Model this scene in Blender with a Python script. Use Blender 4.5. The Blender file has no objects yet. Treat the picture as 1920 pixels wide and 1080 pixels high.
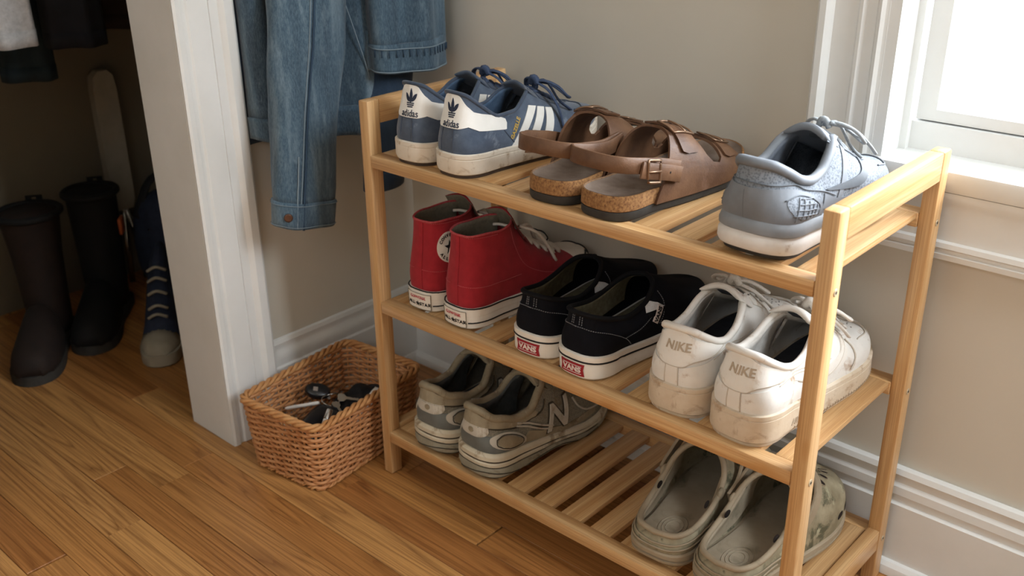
import bpy, bmesh, math, random
import numpy as np
from mathutils import Vector, Matrix
from mathutils.bvhtree import BVHTree
random.seed(7); np.random.seed(7)
SC = bpy.context.scene
COL = SC.collection
PI = math.pi

# ------------------------------------------------------------------ camera, sky, lights, exposure
cam_data = bpy.data.cameras.new('camera')
cam = bpy.data.objects.new('camera', cam_data); COL.objects.link(cam)
cam_data.sensor_width = 36.0
cam_data.lens = 36.0 * 1896.5 / 1920.0
cam_data.clip_start = 0.02
def cam_matrix(loc, yaw, pit, rol):
    cy, sy, cp, sp = math.cos(yaw), math.sin(yaw), math.cos(pit), math.sin(pit)
    F = Vector((-sy*cp, cy*cp, sp)); Rt = Vector((cy, sy, 0)); U = Rt.cross(F)
    c, s = math.cos(rol), math.sin(rol)
    R2 = c*Rt + s*U; U2 = -s*Rt + c*U
    M = Matrix((R2, U2, -F)).transposed().to_4x4(); M.translation = loc
    return M
cam.matrix_world = cam_matrix(Vector((1.0725, -0.873, 0.9311)), 0.7367, -0.421, -0.0108)
cam_data.dof.use_dof = True
cam_data.dof.focus_distance = 1.25
cam_data.dof.aperture_fstop = 6.0
SC.camera = cam

world = bpy.data.worlds.new('sky'); SC.world = world; world.use_nodes = True
wb = world.node_tree.nodes['Background']
wb.inputs['Color'].default_value = (0.93, 0.97, 1.0, 1); wb.inputs['Strength'].default_value = 1.7
def area_light(name, loc, target, sx, sy, power, color):
    d = bpy.data.lights.new(name, 'AREA'); d.shape = 'RECTANGLE'; d.size = sx; d.size_y = sy
    d.energy = power; d.color = color
    o = bpy.data.objects.new(name, d); COL.objects.link(o); o.location = loc
    o.rotation_euler = (Vector(target) - Vector(loc)).to_track_quat('-Z', 'Y').to_euler()
    return o
# added fills on the right and in front; daylight through the window in view
area_light('right_fill', (2.5, 0.0, 1.7), (0.0, 0.0, 0.45), 0.5, 1.3, 46, (0.87, 0.94, 1.0))  # added fill, no window there: brightens left wall, casing and right-facing sides
area_light('daylight_back_window', (1.9, 2.7, 2.3), (0.3, 0.0, 0.5), 3.0, 2.6, 680, (0.88, 0.94, 1.0))
area_light('room_fill', (1.3, -2.7, 2.1), (0.4, 0.1, 0.4), 1.2, 1.0, 11, (0.93, 0.96, 1.0))  # added fill for faces turned to the room, kept out of the closet
SC.view_settings.view_transform = 'Standard'
SC.view_settings.look = 'None'
SC.view_settings.gamma = 1.0
SC.view_settings.use_curve_mapping = False
SC.view_settings.exposure = 0.28
SC.cycles.use_denoising = True
SC.cycles.max_bounces = 8

# ------------------------------------------------------------------ helpers
def lin(c):
    return tuple((v/255/12.92 if v/255 <= 0.04045 else ((v/255+0.055)/1.055)**2.4) for v in c) + (1.0,)

class NT:
    def __init__(self, name):
        self.m = bpy.data.materials.new(name); self.m.use_nodes = True
        self.t = self.m.node_tree; self.n = self.t.nodes; self.l = self.t.links
        self.b = self.n['Principled BSDF']; self.out = self.n['Material Output']
        self.tc = self.n.new('ShaderNodeTexCoord')
    def mapping(self, scale=(1, 1, 1), src='Object', loc=(0, 0, 0), rot=(0, 0, 0)):
        mp = self.n.new('ShaderNodeMapping'); mp.inputs['Scale'].default_value = scale
        mp.inputs['Location'].default_value = loc; mp.inputs['Rotation'].default_value = rot
        self.l.new(self.tc.outputs[src], mp.inputs['Vector']); return mp.outputs['Vector']
    def noise(self, vec, scale, detail=4, rough=0.55, dist=0.0):
        t = self.n.new('ShaderNodeTexNoise'); t.inputs['Scale'].default_value = scale
        t.inputs['Detail'].default_value = detail; t.inputs['Roughness'].default_value = rough
        t.inputs['Distortion'].default_value = dist
        self.l.new(vec, t.inputs['Vector']); return t.outputs['Fac']
    def ramp(self, fac, stops, interp='LINEAR'):
        r = self.n.new('ShaderNodeValToRGB'); r.color_ramp.interpolation = interp
        e = r.color_ramp.elements
        while len(e) < len(stops): e.new(0.5)
        for k, (p, c) in enumerate(stops):
            e[k].position = p; e[k].color = c if len(c) == 4 else lin(c)
        self.l.new(fac, r.inputs['Fac']); return r.outputs['Color']
    def mix(self, fac, a, b, mode='MIX'):
        x = self.n.new('ShaderNodeMix'); x.data_type = 'RGBA'; x.blend_type = mode
        if isinstance(fac, (int, float)): x.inputs[0].default_value = fac
        else: self.l.new(fac, x.inputs[0])
        for k, v in ((6, a), (7, b)):
            if isinstance(v, tuple): x.inputs[k].default_value = v if len(v) == 4 else lin(v)
            else: self.l.new(v, x.inputs[k])
        return x.outputs[2]
    def math(self, op, a, b=0.0, clamp=False):
        x = self.n.new('ShaderNodeMath'); x.operation = op; x.use_clamp = clamp
        for k, v in ((0, a), (1, b)):
            if isinstance(v, (int, float)): x.inputs[k].default_value = v
            else: self.l.new(v, x.inputs[k])
        return x.outputs[0]
    def bump(self, h, strength=0.3, dist=0.002):
        bn = self.n.new('ShaderNodeBump'); bn.inputs['Strength'].default_value = strength
        bn.inputs['Distance'].default_value = dist
        self.l.new(h, bn.inputs['Height']); self.l.new(bn.outputs['Normal'], self.b.inputs['Normal'])
    def color(self, c):
        if isinstance(c, tuple): self.b.inputs['Base Color'].default_value = c if len(c) == 4 else lin(c)
        else: self.l.new(c, self.b.inputs['Base Color'])
    def set(self, **kw):
        for k, v in kw.items():
            self.b.inputs[k.replace('_', ' ')].default_value = v

def mk(name, c1, c2=None, scale=60, rough=0.6, bump=None, wear=None, wear2=None, metallic=0.0, spec=0.4, sheen=0.0, lo=0.35, hi=0.65):
    """noise between two colours, optional fine bump (scale, strength), optional stains (colour, scale, threshold, soft)"""
    t = NT(name); v = t.mapping()
    if c2 is None: col = c1
    else: col = t.ramp(t.noise(v, scale, 5, 0.6), [(lo, c1), (hi, c2)])
    for w in (wear, wear2):
        if w:
            f = t.ramp(t.noise(v, w[1], 6, 0.65, 0.4), [(w[2], (0, 0, 0, 1)), (w[2]+w[3], (1, 1, 1, 1))])
            col = t.mix(f, col, w[0])
    t.color(col)
    if bump: t.bump(t.noise(v, bump[0], 3, 0.6), bump[1], bump[2] if len(bump) > 2 else 0.001)
    t.set(Roughness=rough, Metallic=metallic, Specular_IOR_Level=spec, Sheen_Weight=sheen)
    return t.m

def new_mesh(name, verts, faces, smooth=True, sharp=None):
    me = bpy.data.meshes.new(name)
    me.from_pydata([tuple(map(float, v)) for v in verts], [], [tuple(f) for f in faces]); me.validate()
    if smooth:
        me.polygons.foreach_set('use_smooth', [True]*len(me.polygons))
        if sharp: me.set_sharp_from_angle(angle=math.radians(sharp))
    me.update(); return me

def link(name, me, mat=None, parent=None, loc=None):
    o = bpy.data.objects.new(name, me); COL.objects.link(o)
    if mat is not None and not me.materials: me.materials.append(mat)
    if parent is not None: o.parent = parent
    if loc is not None: o.location = loc
    return o

def obj(name, vf, mat=None, parent=None, smooth=True, sharp=None, loc=None):
    return link(name, new_mesh(name, vf[0], vf[1], smooth, sharp), mat, parent, loc)

def thing(name, label, cat, loc=(0, 0, 0), rotz=0.0, group=None):
    o = bpy.data.objects.new(name, None); COL.objects.link(o); o.empty_display_size = 0.05
    o.location = loc; o.rotation_euler = (0, 0, rotz)
    o['label'] = label; o['category'] = cat
    if group: o['group'] = group
    return o
def tag(o, label, cat, group=None):
    o['label'] = label; o['category'] = cat
    if group: o['group'] = group
    return o
def structure(o, label=None):
    o['kind'] = 'structure'
    if label: o['label'] = label
    return o

def join(*vfs):
    V, F = [], []
    for v, f in vfs:
        k = len(V); V += [tuple(p) for p in v]; F += [tuple(i+k for i in q) for q in f]
    return V, F

def box(x0, x1, y0, y1, z0, z1, bev=0.0, seg=2):
    if not bev:
        v = [(x0, y0, z0), (x1, y0, z0), (x1, y1, z0), (x0, y1, z0), (x0, y0, z1), (x1, y0, z1), (x1, y1, z1), (x0, y1, z1)]
        return v, [(3, 2, 1, 0), (4, 5, 6, 7), (0, 1, 5, 4), (1, 2, 6, 5), (2, 3, 7, 6), (3, 0, 4, 7)]
    bm = bmesh.new(); bmesh.ops.create_cube(bm, size=1)
    for q in bm.verts:
        q.co = Vector(((x0+x1)/2+q.co.x*(x1-x0), (y0+y1)/2+q.co.y*(y1-y0), (z0+z1)/2+q.co.z*(z1-z0)))
    bmesh.ops.bevel(bm, geom=bm.edges[:], offset=bev, segments=seg, affect='EDGES', profile=0.5)
    return bm_out(bm)
def bm_out(bm):
    bm.verts.index_update()
    v = [tuple(q.co) for q in bm.verts]; f = [tuple(q.index for q in p.verts) for p in bm.faces]; bm.free(); return v, f

def prism(profile, axis, a, b):
    """profile: list of 2D points swept along axis ('x': (y,z), 'y': (x,z), 'z': (x,y))"""
    n = len(profile); V = []
    for t in (a, b):
        for p, q in profile:
            V.append({'x': (t, p, q), 'y': (p, t, q), 'z': (p, q, t)}[axis])
    F = [(i, (i+1) % n, n+(i+1) % n, n+i) for i in range(n)]
    F += [tuple(reversed(range(n))), tuple(range(n, 2*n))]
    bm = bmesh.new(); vs = [bm.verts.new(p) for p in V]
    for f in F: bm.faces.new([vs[i] for i in f])
    bmesh.ops.recalc_face_normals(bm, faces=bm.faces[:])
    return bm_out(bm)

def pchip(xk, yk, x):
    xk = np.asarray(xk, float); yk = np.asarray(yk, float); x = np.clip(np.asarray(x, float), xk[0], xk[-1])
    h = np.diff(xk); d = np.diff(yk)/h; m = np.zeros_like(yk)
    for i in range(1, len(xk)-1):
        if d[i-1]*d[i] > 0:
            w1 = 2*h[i]+h[i-1]; w2 = h[i]+2*h[i-1]
            m[i] = (w1+w2)/(w1/d[i-1]+w2/d[i])
    m[0] = d[0]; m[-1] = d[-1]
    k = np.clip(np.searchsorted(xk, x, side='right')-1, 0, len(h)-1)
    t = (x-xk[k])/h[k]; t2 = t*t; t3 = t2*t
    return yk[k]*(2*t3-3*t2+1)+h[k]*m[k]*(t3-2*t2+t)+yk[k+1]*(-2*t3+3*t2)+h[k]*m[k+1]*(t3-t2)

def crom(pts, n, closed=False):
    """smooth curve through pts, resampled to n+1 points (n when closed) by arc length"""
    P = np.array(pts, float); N = len(P); out = []
    segs = N if closed else N-1
    for i in range(segs):
        if closed: a, b, c, d = P[(i-1) % N], P[i], P[(i+1) % N], P[(i+2) % N]
        else: a, b, c, d = (P[i-1] if i else 2*P[0]-P[1]), P[i], P[i+1], (P[i+2] if i+2 < N else 2*P[-1]-P[-2])
        for t in np.linspace(0, 1, 12, endpoint=False):
            out.append(0.5*((2*b)+(-a+c)*t+(2*a-5*b+4*c-d)*t*t+(-a+3*b-3*c+d)*t**3))
    out.append(P[0] if closed else P[-1]); out = np.array(out)
    L = np.concatenate([[0], np.cumsum(np.linalg.norm(np.diff(out, axis=0), axis=1))])
    s = np.linspace(0, L[-1], n+1)
    R = np.stack([np.interp(s, L, out[:, k]) for k in range(out.shape[1])], 1)
    return R[:-1] if closed else R

def tube(pts, r, sides=6, closed=False, flat=1.0, up=(0, 0, 1), cap=True):
    P = np.array(pts, float); n = len(P)
    r = np.full(n, r) if np.isscalar(r) else np.array(r, float)
    if closed: T = np.roll(P, -1, 0)-np.roll(P, 1, 0)
    else: T = np.gradient(P, axis=0)
    T /= np.maximum(np.linalg.norm(T, axis=1), 1e-9)[:, None]
    ups = np.tile(np.array(up, float), (n, 1)) if np.ndim(up) == 1 else np.array(up, float)
    V = []; F = []
    prev = None
    for i in range(n):
        u = ups[i]-T[i]*(ups[i]@T[i])
        if np.linalg.norm(u) < 0.15 and prev is not None: u = prev-T[i]*(prev@T[i])
        if np.linalg.norm(u) < 1e-6: u = np.array([1., 0, 0])-T[i]*T[i][0]
        u /= np.linalg.norm(u); prev = u; w = np.cross(T[i], u)
        for k in range(sides):
            a = 2*PI*(k+0.5)/sides
            V.append(P[i]+r[i]*(math.cos(a)*w+math.sin(a)*u*flat))
    for i in range(n if closed else n-1):
        j = (i+1) % n
        for k in range(sides):
            l = (k+1) % sides
            F.append((i*sides+k, i*sides+l, j*sides+l, j*sides+k))
    if cap and not closed:
        F.append(tuple(reversed(range(sides)))); F.append(tuple(range((n-1)*sides, n*sides)))
    return V, F

def strap(pts, wdirs, w, t):
    """leather strip: rounded rectangle section, width along wdirs"""
    P = np.array(pts, float); n = len(P); T = np.gradient(P, axis=0); T /= np.linalg.norm(T, axis=1)[:, None]
    W = np.array(wdirs, float); W = W if W.ndim == 2 else np.tile(W, (n, 1))
    w = np.full(n, w) if np.isscalar(w) else np.array(w)
    sec = [(-.5, -.3), (-.47, -.5), (.47, -.5), (.5, -.3), (.5, .3), (.47, .5), (-.47, .5), (-.5, .3)]
    V = []; F = []
    for i in range(n):
        a = W[i]-T[i]*(W[i]@T[i]); a /= np.linalg.norm(a); b = np.cross(T[i], a)
        for p, q in sec: V.append(P[i]+a*p*w[i]+b*q*t)
    k = len(sec)
    for i in range(n-1):
        for c in range(k): F.append((i*k+c, i*k+(c+1) % k, (i+1)*k+(c+1) % k, (i+1)*k+c))
    F.append(tuple(reversed(range(k)))); F.append(tuple(range((n-1)*k, n*k)))
    return V, F

def lathe(profile, seg=20, center=(0, 0)):
    V = []; F = []; n = len(profile)
    for k in range(seg):
        a = 2*PI*k/seg
        for r, z in profile: V.append((center[0]+r*math.cos(a), center[1]+r*math.sin(a), z))
    for k in range(seg):
        l = (k+1) % seg
        for i in range(n-1): F.append((k*n+i, l*n+i, l*n+i+1, k*n+i+1))
    F.append(tuple(k*n for k in reversed(range(seg)))); F.append(tuple(k*n+n-1 for k in range(seg)))
    return V, F

def loft(rings, cap=True):
    n = len(rings[0]); V = [tuple(p) for r in rings for p in r]; F = []
    for i in range(len(rings)-1):
        for k in range(n):
            l = (k+1) % n; F.append((i*n+k, i*n+l, (i+1)*n+l, (i+1)*n+k))
    if cap: F.append(tuple(reversed(range(n)))); F.append(tuple(range((len(rings)-1)*n, len(rings)*n)))
    return V, F

# flat shapes ---------------------------------------------------------------------------------------
def text_polys(s, size, shear=0.0, bold=0.0, sx=1.0, align='CENTER', spacing=1.0):
    cu = bpy.data.curves.new('t', 'FONT'); cu.body = s; cu.size = size; cu.shear = shear; cu.offset = bold
    cu.align_x = align; cu.align_y = 'CENTER'; cu.resolution_u = 3; cu.space_character = spacing
    o = bpy.data.objects.new('t', cu); COL.objects.link(o)
    dg = bpy.context.evaluated_depsgraph_get(); me = o.evaluated_get(dg).to_mesh()
    v = [(q.co.x*sx, q.co.y) for q in me.vertices]; f = [tuple(p.vertices) for p in me.polygons]
    o.evaluated_get(dg).to_mesh_clear(); bpy.data.objects.remove(o); bpy.data.curves.remove(cu)
    return [('mesh', v, f)]
def xf(shapes, dx=0, dy=0, rot=0, sc=1.0):
    c, s = math.cos(rot), math.sin(rot)
    g = lambda p: (dx+sc*(c*p[0]-s*p[1]), dy+sc*(s*p[0]+c*p[1]))
    return [('mesh', [g(p) for p in q[1]], q[2]) if isinstance(q, tuple) and q[0] == 'mesh' else [g(p) for p in q] for q in shapes]
def circle(cx, cy, rx, ry=None, n=20, rot=0):
    ry = ry or rx
    return xf([[(rx*math.cos(2*PI*k/n), ry*math.sin(2*PI*k/n)) for k in range(n)]], cx, cy, rot)[0]
def star(cx, cy, r, r2=None, rot=0):
    r2 = r2 or r*0.4
    return [(cx+(r if k % 2 == 0 else r2)*math.sin(rot+PI*k/5), cy+(r if k % 2 == 0 else r2)*math.cos(rot+PI*k/5)) for k in range(10)]
def smooth_poly(pts, n=40): return [tuple(p) for p in crom(pts, n, closed=True)]
def stroke(pts, w, n=None, taper=False):
    P = crom(pts, n or max(6, len(pts)*6)) if len(pts) > 2 else np.array(pts, float)
    T = np.gradient(P, axis=0); T /= np.linalg.norm(T, axis=1)[:, None]; N = np.stack([-T[:, 1], T[:, 0]], 1)
    ww = w/2*(np.sin(np.linspace(0.15, PI-0.15, len(P)))[:, None] if taper else 1.0)
    return [tuple(p) for p in P+N*ww]+[tuple(p) for p in (P-N*ww)[::-1]]

def shell(shapes, mapper, th, grid=0.004, under=-0.0002):
    """flat shapes bent onto a surface as thin solid pieces"""
    bm = bmesh.new()
    for q in shapes:
        if isinstance(q, tuple) and q[0] == 'mesh':
            vs = [bm.verts.new((p[0], p[1], 0)) for p in q[1]]
            for f in q[2]:
                try: bm.faces.new([vs[i] for i in f])
                except ValueError: pass
        else:
            bm.faces.new([bm.verts.new((p[0], p[1], 0)) for p in q])
    bmesh.ops.triangulate(bm, faces=bm.faces[:])
    if not bm.verts: bm.free(); return [], []
    us = [q.co.x for q in bm.verts]; vs_ = [q.co.y for q in bm.verts]
    for ax, lo, hi in ((0, min(us), max(us)), (1, min(vs_), max(vs_))):
        k = math.ceil(lo/grid)
        while k*grid < hi:
            co = [0, 0, 0]; no = [0, 0, 0]; co[ax] = k*grid; no[ax] = 1
            bmesh.ops.bisect_plane(bm, geom=bm.verts[:]+bm.edges[:]+bm.faces[:], plane_co=co, plane_no=no, dist=1e-6); k += 1
    for f in bm.faces:
        if f.normal.z < 0: f.normal_flip()
    bm.verts.index_update()
    pn = [mapper(q.co.x, q.co.y) for q in bm.verts]; n = len(pn)
    V = [p+nn*th for p, nn in pn]+[p-nn*under for p, nn in pn]
    F = [tuple(q.index for q in f.verts) for f in bm.faces]
    F += [tuple(i+n for i in reversed(f)) for f in F]
    for e in bm.edges:
        if len(e.link_faces) == 1:
            lp = e.link_loops[0]; a = lp.vert.index; b = lp.link_loop_next.vert.index
            F.append((b, a, a+n, b+n))
    bm.free()
    return V, F
# ------------------------------------------------------------------ materials of the room
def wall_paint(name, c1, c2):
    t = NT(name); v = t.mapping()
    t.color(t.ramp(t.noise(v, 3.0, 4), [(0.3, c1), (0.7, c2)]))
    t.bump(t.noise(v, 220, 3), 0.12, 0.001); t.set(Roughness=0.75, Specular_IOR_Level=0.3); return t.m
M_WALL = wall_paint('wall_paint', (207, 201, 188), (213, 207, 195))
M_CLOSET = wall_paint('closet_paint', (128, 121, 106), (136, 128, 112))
M_CEIL = wall_paint('ceiling_paint', (215, 212, 204), (220, 217, 210))
M_TRIM = mk('trim_paint', (224, 225, 222), (231, 232, 230), 9, 0.42, (90, 0.08), spec=0.45)
def floor_wood():
    t = NT('oak_floor'); inf = t.n.new('ShaderNodeObjectInfo')
    off = t.n.new('ShaderNodeVectorMath'); off.operation = 'SCALE'; cmb = t.n.new('ShaderNodeCombineXYZ')
    r = inf.outputs['Random']
    for k, q in enumerate((37.0, 91.0, 13.0)): t.l.new(t.math('MULTIPLY', r, q), cmb.inputs[k])
    add = t.n.new('ShaderNodeVectorMath'); add.operation = 'ADD'
    t.l.new(t.tc.outputs['Object'], add.inputs[0]); t.l.new(cmb.outputs[0], add.inputs[1])
    def mp(s):
        m = t.n.new('ShaderNodeMapping'); m.inputs['Scale'].default_value = s; t.l.new(add.outputs[0], m.inputs['Vector']); return m.outputs[0]
    big = t.noise(mp((0.75, 17, 17)), 1.0, 2, 0.45, 0.35)
    rings = t.math('FRACT', t.math('MULTIPLY', big, 13.0))
    lines = t.ramp(rings, [(0.0, (1, 1, 1, 1)), (0.16, (0.35, 0.35, 0.35, 1)), (0.75, (0.1, 0.1, 0.1, 1)), (1.0, (0.75, 0.75, 0.75, 1))])
    fine = t.noise(mp((5, 380, 380)), 1.0, 4, 0.7)
    base = t.ramp(r, [(0.0, (172, 114, 62)), (0.3, (200, 144, 82)), (0.55, (208, 154, 92)), (0.8, (184, 126, 68)), (1.0, (214, 162, 100))])
    dark = t.mix(0.70, base, (96, 50, 18))
    c = t.mix(t.math('MULTIPLY', lines, 0.85), base, dark)
    c = t.mix(t.ramp(fine, [(0.42, (1, 1, 1, 1)), (0.56, (0, 0, 0, 1))]), c, t.mix(0.35, c, (92, 46, 18)))
    knot = t.noise(mp((3.0, 16, 16)), 1.0, 2, 0.4, 1.5)
    c = t.mix(t.ramp(knot, [(0.72, (0, 0, 0, 1)), (0.79, (0.8, 0.8, 0.8, 1))]), c, (62, 30, 12))
    t.color(c); t.bump(fine, 0.08, 0.0006)
    t.set(Roughness=0.38, Specular_IOR_Level=0.4); return t.m
M_FLOOR = floor_wood()
def bamboo(name, axis):
    t = NT(name); inf = t.n.new('ShaderNodeObjectInfo'); r = inf.outputs['Random']
    add = t.n.new('ShaderNodeVectorMath'); add.operation = 'ADD'; cmb = t.n.new('ShaderNodeCombineXYZ')
    for k, q in enumerate((17.0, 41.0, 29.0)): t.l.new(t.math('MULTIPLY', r, q), cmb.inputs[k])
    t.l.new(t.tc.outputs['Object'], add.inputs[0]); t.l.new(cmb.outputs[0], add.inputs[1])
    def mp(a, b):
        s = [b, b, b]; s[axis] = a
        m = t.n.new('ShaderNodeMapping'); m.inputs['Scale'].default_value = s; t.l.new(add.outputs[0], m.inputs['Vector']); return m.outputs[0]
    strip = t.noise(mp(1.2, 90), 1.0, 2, 0.5)
    fine = t.noise(mp(10, 700), 1.0, 3, 0.6)
    c = t.ramp(strip, [(0.3, (192, 148, 98)), (0.5, (208, 168, 118)), (0.7, (220, 184, 136))])
    c = t.mix(t.ramp(fine, [(0.4, (1, 1, 1, 1)), (0.6, (0, 0, 0, 1))]), c, t.mix(0.34, c, (146, 88, 36)))
    node = t.noise(mp(9, 30), 1.0, 1, 0.4)
    c = t.mix(t.ramp(node, [(0.70, (0, 0, 0, 1)), (0.76, (0.6, 0.6, 0.6, 1))]), c, (172, 118, 60))
    t.color(c); t.bump(fine, 0.05, 0.0005); t.set(Roughness=0.36, Specular_IOR_Level=0.42); return t.m
M_BAM = [bamboo('bamboo_along_'+n, k) for k, n in enumerate(('width', 'depth', 'height'))]
M_SCREW = mk('screw_steel', (188, 170, 142), rough=0.4, metallic=0.25)
M_SCREWDARK = mk('screw_recess', (40, 28, 18), rough=0.8)
def glass():
    m = bpy.data.materials.new('window_glass'); m.use_nodes = True; n = m.node_tree.nodes; l = m.node_tree.links
    n.remove(n['Principled BSDF']); tr = n.new('ShaderNodeBsdfTransparent'); gl = n.new('ShaderNodeBsdfGlossy'); mx = n.new('ShaderNodeMixShader')
    gl.inputs['Roughness'].default_value = 0.02; mx.inputs[0].default_value = 0.06
    l.new(tr.outputs[0], mx.inputs[1]); l.new(gl.outputs[0], mx.inputs[2]); l.new(mx.outputs[0], n['Material Output'].inputs[0]); return m
M_GLASS = glass()

# ------------------------------------------------------------------ the room
FL = -0.0005
# floor: sub-floor with oak strips as pieces
sub = obj('floor', box(-1.6, 2.6, -3.0, 0.45, -0.06, -0.012), M_FLOOR, smooth=False); structure(sub, 'oak strip floor in honey tones')
PITCH = 0.0572; Y0 = -0.039
plank_cache = {}
def plank_mesh(ln):
    key = round(ln, 2)
    if key not in plank_cache:
        h = key/2
        me = new_mesh('plank', *box(-h+0.0004, h-0.0004, -PITCH/2+0.00035, PITCH/2-0.00035, -0.012, FL, 0.0006, 1), smooth=False)
        me.materials.append(M_FLOOR); plank_cache[key] = me
    return plank_cache[key]
fixed = {-6: [-0.178], -5: [-0.328], -4: [-0.233], -2: [-0.52]}
rnd = random.Random(11)
for k in range(-17, 6):
    yc = Y0+PITCH*(k+0.5); cuts = [-1.25]
    f = fixed.get(k, [])
    x = -1.25+rnd.uniform(0.2, 0.6) if not f else f[0]-rnd.uniform(0.5, 0.68)
    while x < 1.9:
        if f and x > f[0]-0.3 and f[0] not in cuts: x = f[0]
        cuts.append(x); x += rnd.uniform(0.6, 1.2)
    cuts.append(2.0)
    cuts = sorted(set(c for c in cuts if c >= -1.25))
    for a, b in zip(cuts, cuts[1:]):
        ln = round(b-a, 2)
        if ln < 0.05: continue
        link('plank', plank_mesh(ln), None, sub, ((a+b)/2, yc, 0))

XL, YB = -0.248, 0.315        # room faces of the left and the back wall
def wall(name, boxes, m, lab=None): return structure(obj(name, join(*boxes), m, smooth=False), lab)
WX0, WX1, WZ0, WZ1 = 0.600, 1.46, 0.572, 2.05
wall('wall_back', [box(XL-0.12, WX0, YB, YB+0.12, 0, 2.5), box(WX1, 2.6, YB, YB+0.12, 0, 2.5), box(WX0, WX1, YB, YB+0.12, 0, WZ0-0.03), box(WX0, WX1, YB, YB+0.12, WZ1, 2.5)], M_WALL, 'beige painted wall behind the shoe rack')
JY = -0.120; JX0, JX1 = -0.366, XL
wall('wall_left', [box(JX0, XL, JY+0.018, YB, 0, 2.5), box(JX0, XL, -0.66, JY+0.018, 2.05, 2.5), box(JX0, XL, -3.0, -0.66, 0, 2.5)], M_WALL, 'beige painted wall with the closet doorway')  # doorway's unseen near side drawn in to keep light off the closet
wall('wall_right', [box(2.6, 2.7, -3.0, YB, 0, 2.5)], M_WALL)
wall('wall_front', [box(JX0, 2.7, -3.1, -3.0, 0, 2.5)], M_WALL)
wall('ceiling', [box(-1.7, 2.7, -3.1, YB+0.12, 2.5, 2.6)], M_CEIL)
CX = -1.06
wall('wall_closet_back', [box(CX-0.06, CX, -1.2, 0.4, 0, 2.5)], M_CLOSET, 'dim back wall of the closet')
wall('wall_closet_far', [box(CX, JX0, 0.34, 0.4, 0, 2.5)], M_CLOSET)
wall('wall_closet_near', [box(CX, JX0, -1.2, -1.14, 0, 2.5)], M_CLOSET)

# baseboards: tall board with a moulded cap, groove and quarter round
def base_profile(w, s):   # w: wall plane, s: direction into the room
    pr = [(0, 0), (0, .158), (.004, .160), (.011, .158), (.014, .151), (.011, .144), (.011, .138), (.015, .133), (.016, .122), (.013, .114), (.013, .110), (.018, .107), (.018, .019), (.023, .018), (.028, .013), (.030, .006), (.030, 0)]
    return [(w+s*a, z+0.0002) for a, z in pr]
structure(obj('baseboard_back', prism([(YB-(p-0), z) for p, z in [(a-0, z) for a, z in base_profile(0, 1)]], 'x', XL, 2.6), M_TRIM, smooth=True, sharp=25), 'white moulded baseboard under the window wall')
structure(obj('baseboard_left', prism([(XL+p*0.55, z) for p, z in base_profile(0, 1)], 'y', -0.026, YB), M_TRIM, smooth=True, sharp=25), 'white moulded baseboard behind the wicker basket')
# door casing and jamb of the closet
jm = obj('trim_1', box(JX0, XL+0.002, JY, JY+0.020, 0, 2.05), M_TRIM, smooth=False); structure(jm, 'white closet door jamb and casing')
cas = [(XL, -0.119), (XL+.006, -0.120), (XL+.008, -0.116), (XL+.0075, -0.108), (XL+.0045, -0.106), (XL+.0045, -0.100), (XL+.007, -0.097), (XL+.008, -0.070), (XL+.008, -0.066), (XL+.0065, -0.0655), (XL+.0065, -0.064), (XL+.0085, -0.0635), (XL+.009, -0.050), (XL+.013, -0.047), (XL+.016, -0.043), (XL+.0165, -0.030), (XL+.014, -0.026), (XL, -0.026)]
obj('casing', prism(cas, 'z', 0, 2.1), M_TRIM, jm, smooth=True, sharp=20)

# window: casing, stool, apron, stop, sash, pane
win = obj('window_1', join(box(WX0-0.002, WX0+0.012, YB-0.014, YB+0.10, WZ0, WZ1), box(WX1-0.012, WX1+0.002, YB-0.014, YB+0.10, WZ0, WZ1), box(WX0, WX1, YB-0.014, YB+0.10, WZ1-0.012, WZ1+0.002)), M_TRIM, smooth=False)
structure(win, 'white painted window with a deep sill, bright sky outside')
cw = [(0.512, YB), (0.512, YB-.018), (0.516, YB-.022), (0.524, YB-.022), (0.529, YB-.017), (0.531, YB-.013), (0.560, YB-.0125), (0.563, YB-.016), (0.567, YB-.0165), (0.571, YB-.013), (0.583, YB-.013), (0.586, YB-.017), (0.590, YB-.0185), (0.594, YB-.015), (0.596, YB-.0145), (0.5985, YB-.0145), (0.5985, YB)]
obj('casing', prism(cw, 'z', WZ0, WZ1+0.09), M_TRIM, win, smooth=True, sharp=20)
obj('casing', prism([(2*((WX0+WX1)/2)-a, b) for a, b in cw], 'z', WZ0, WZ1+0.09), M_TRIM, win, smooth=True, sharp=20)
obj('window_sill', box(0.500, 1.56, 0.2935, YB+0.085, WZ0-0.026, WZ0, 0.004, 2), M_TRIM, win, smooth=True, sharp=30)
ap = [(YB, WZ0-.026), (YB-.019, WZ0-.026), (YB-.019, WZ0-.033), (YB-.016, WZ0-.040), (YB-.014, WZ0-.046), (YB-.014, WZ0-.086), (YB-.018, WZ0-.088), (YB-.019, WZ0-.094), (YB-.015, WZ0-.097), (YB-.015, WZ0-.100), (YB-.018, WZ0-.102), (YB-.017, WZ0-.109), (YB, WZ0-.112)]
obj('apron', prism(ap, 'x', 0.518, 1.54), M_TRIM, win, smooth=True, sharp=25)
SY = YB+0.052                                     # room face of the sash
obj('stop', join(box(WX0+.010, WX0+.0205, SY-.016, SY-.003, WZ0, WZ1), box(WX0+.0205, WX1, SY-.006, SY+.03, WZ0, WZ0+.034)), M_TRIM, win, smooth=False)
GX0, GZ0 = 0.650, WZ0+.054
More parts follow.
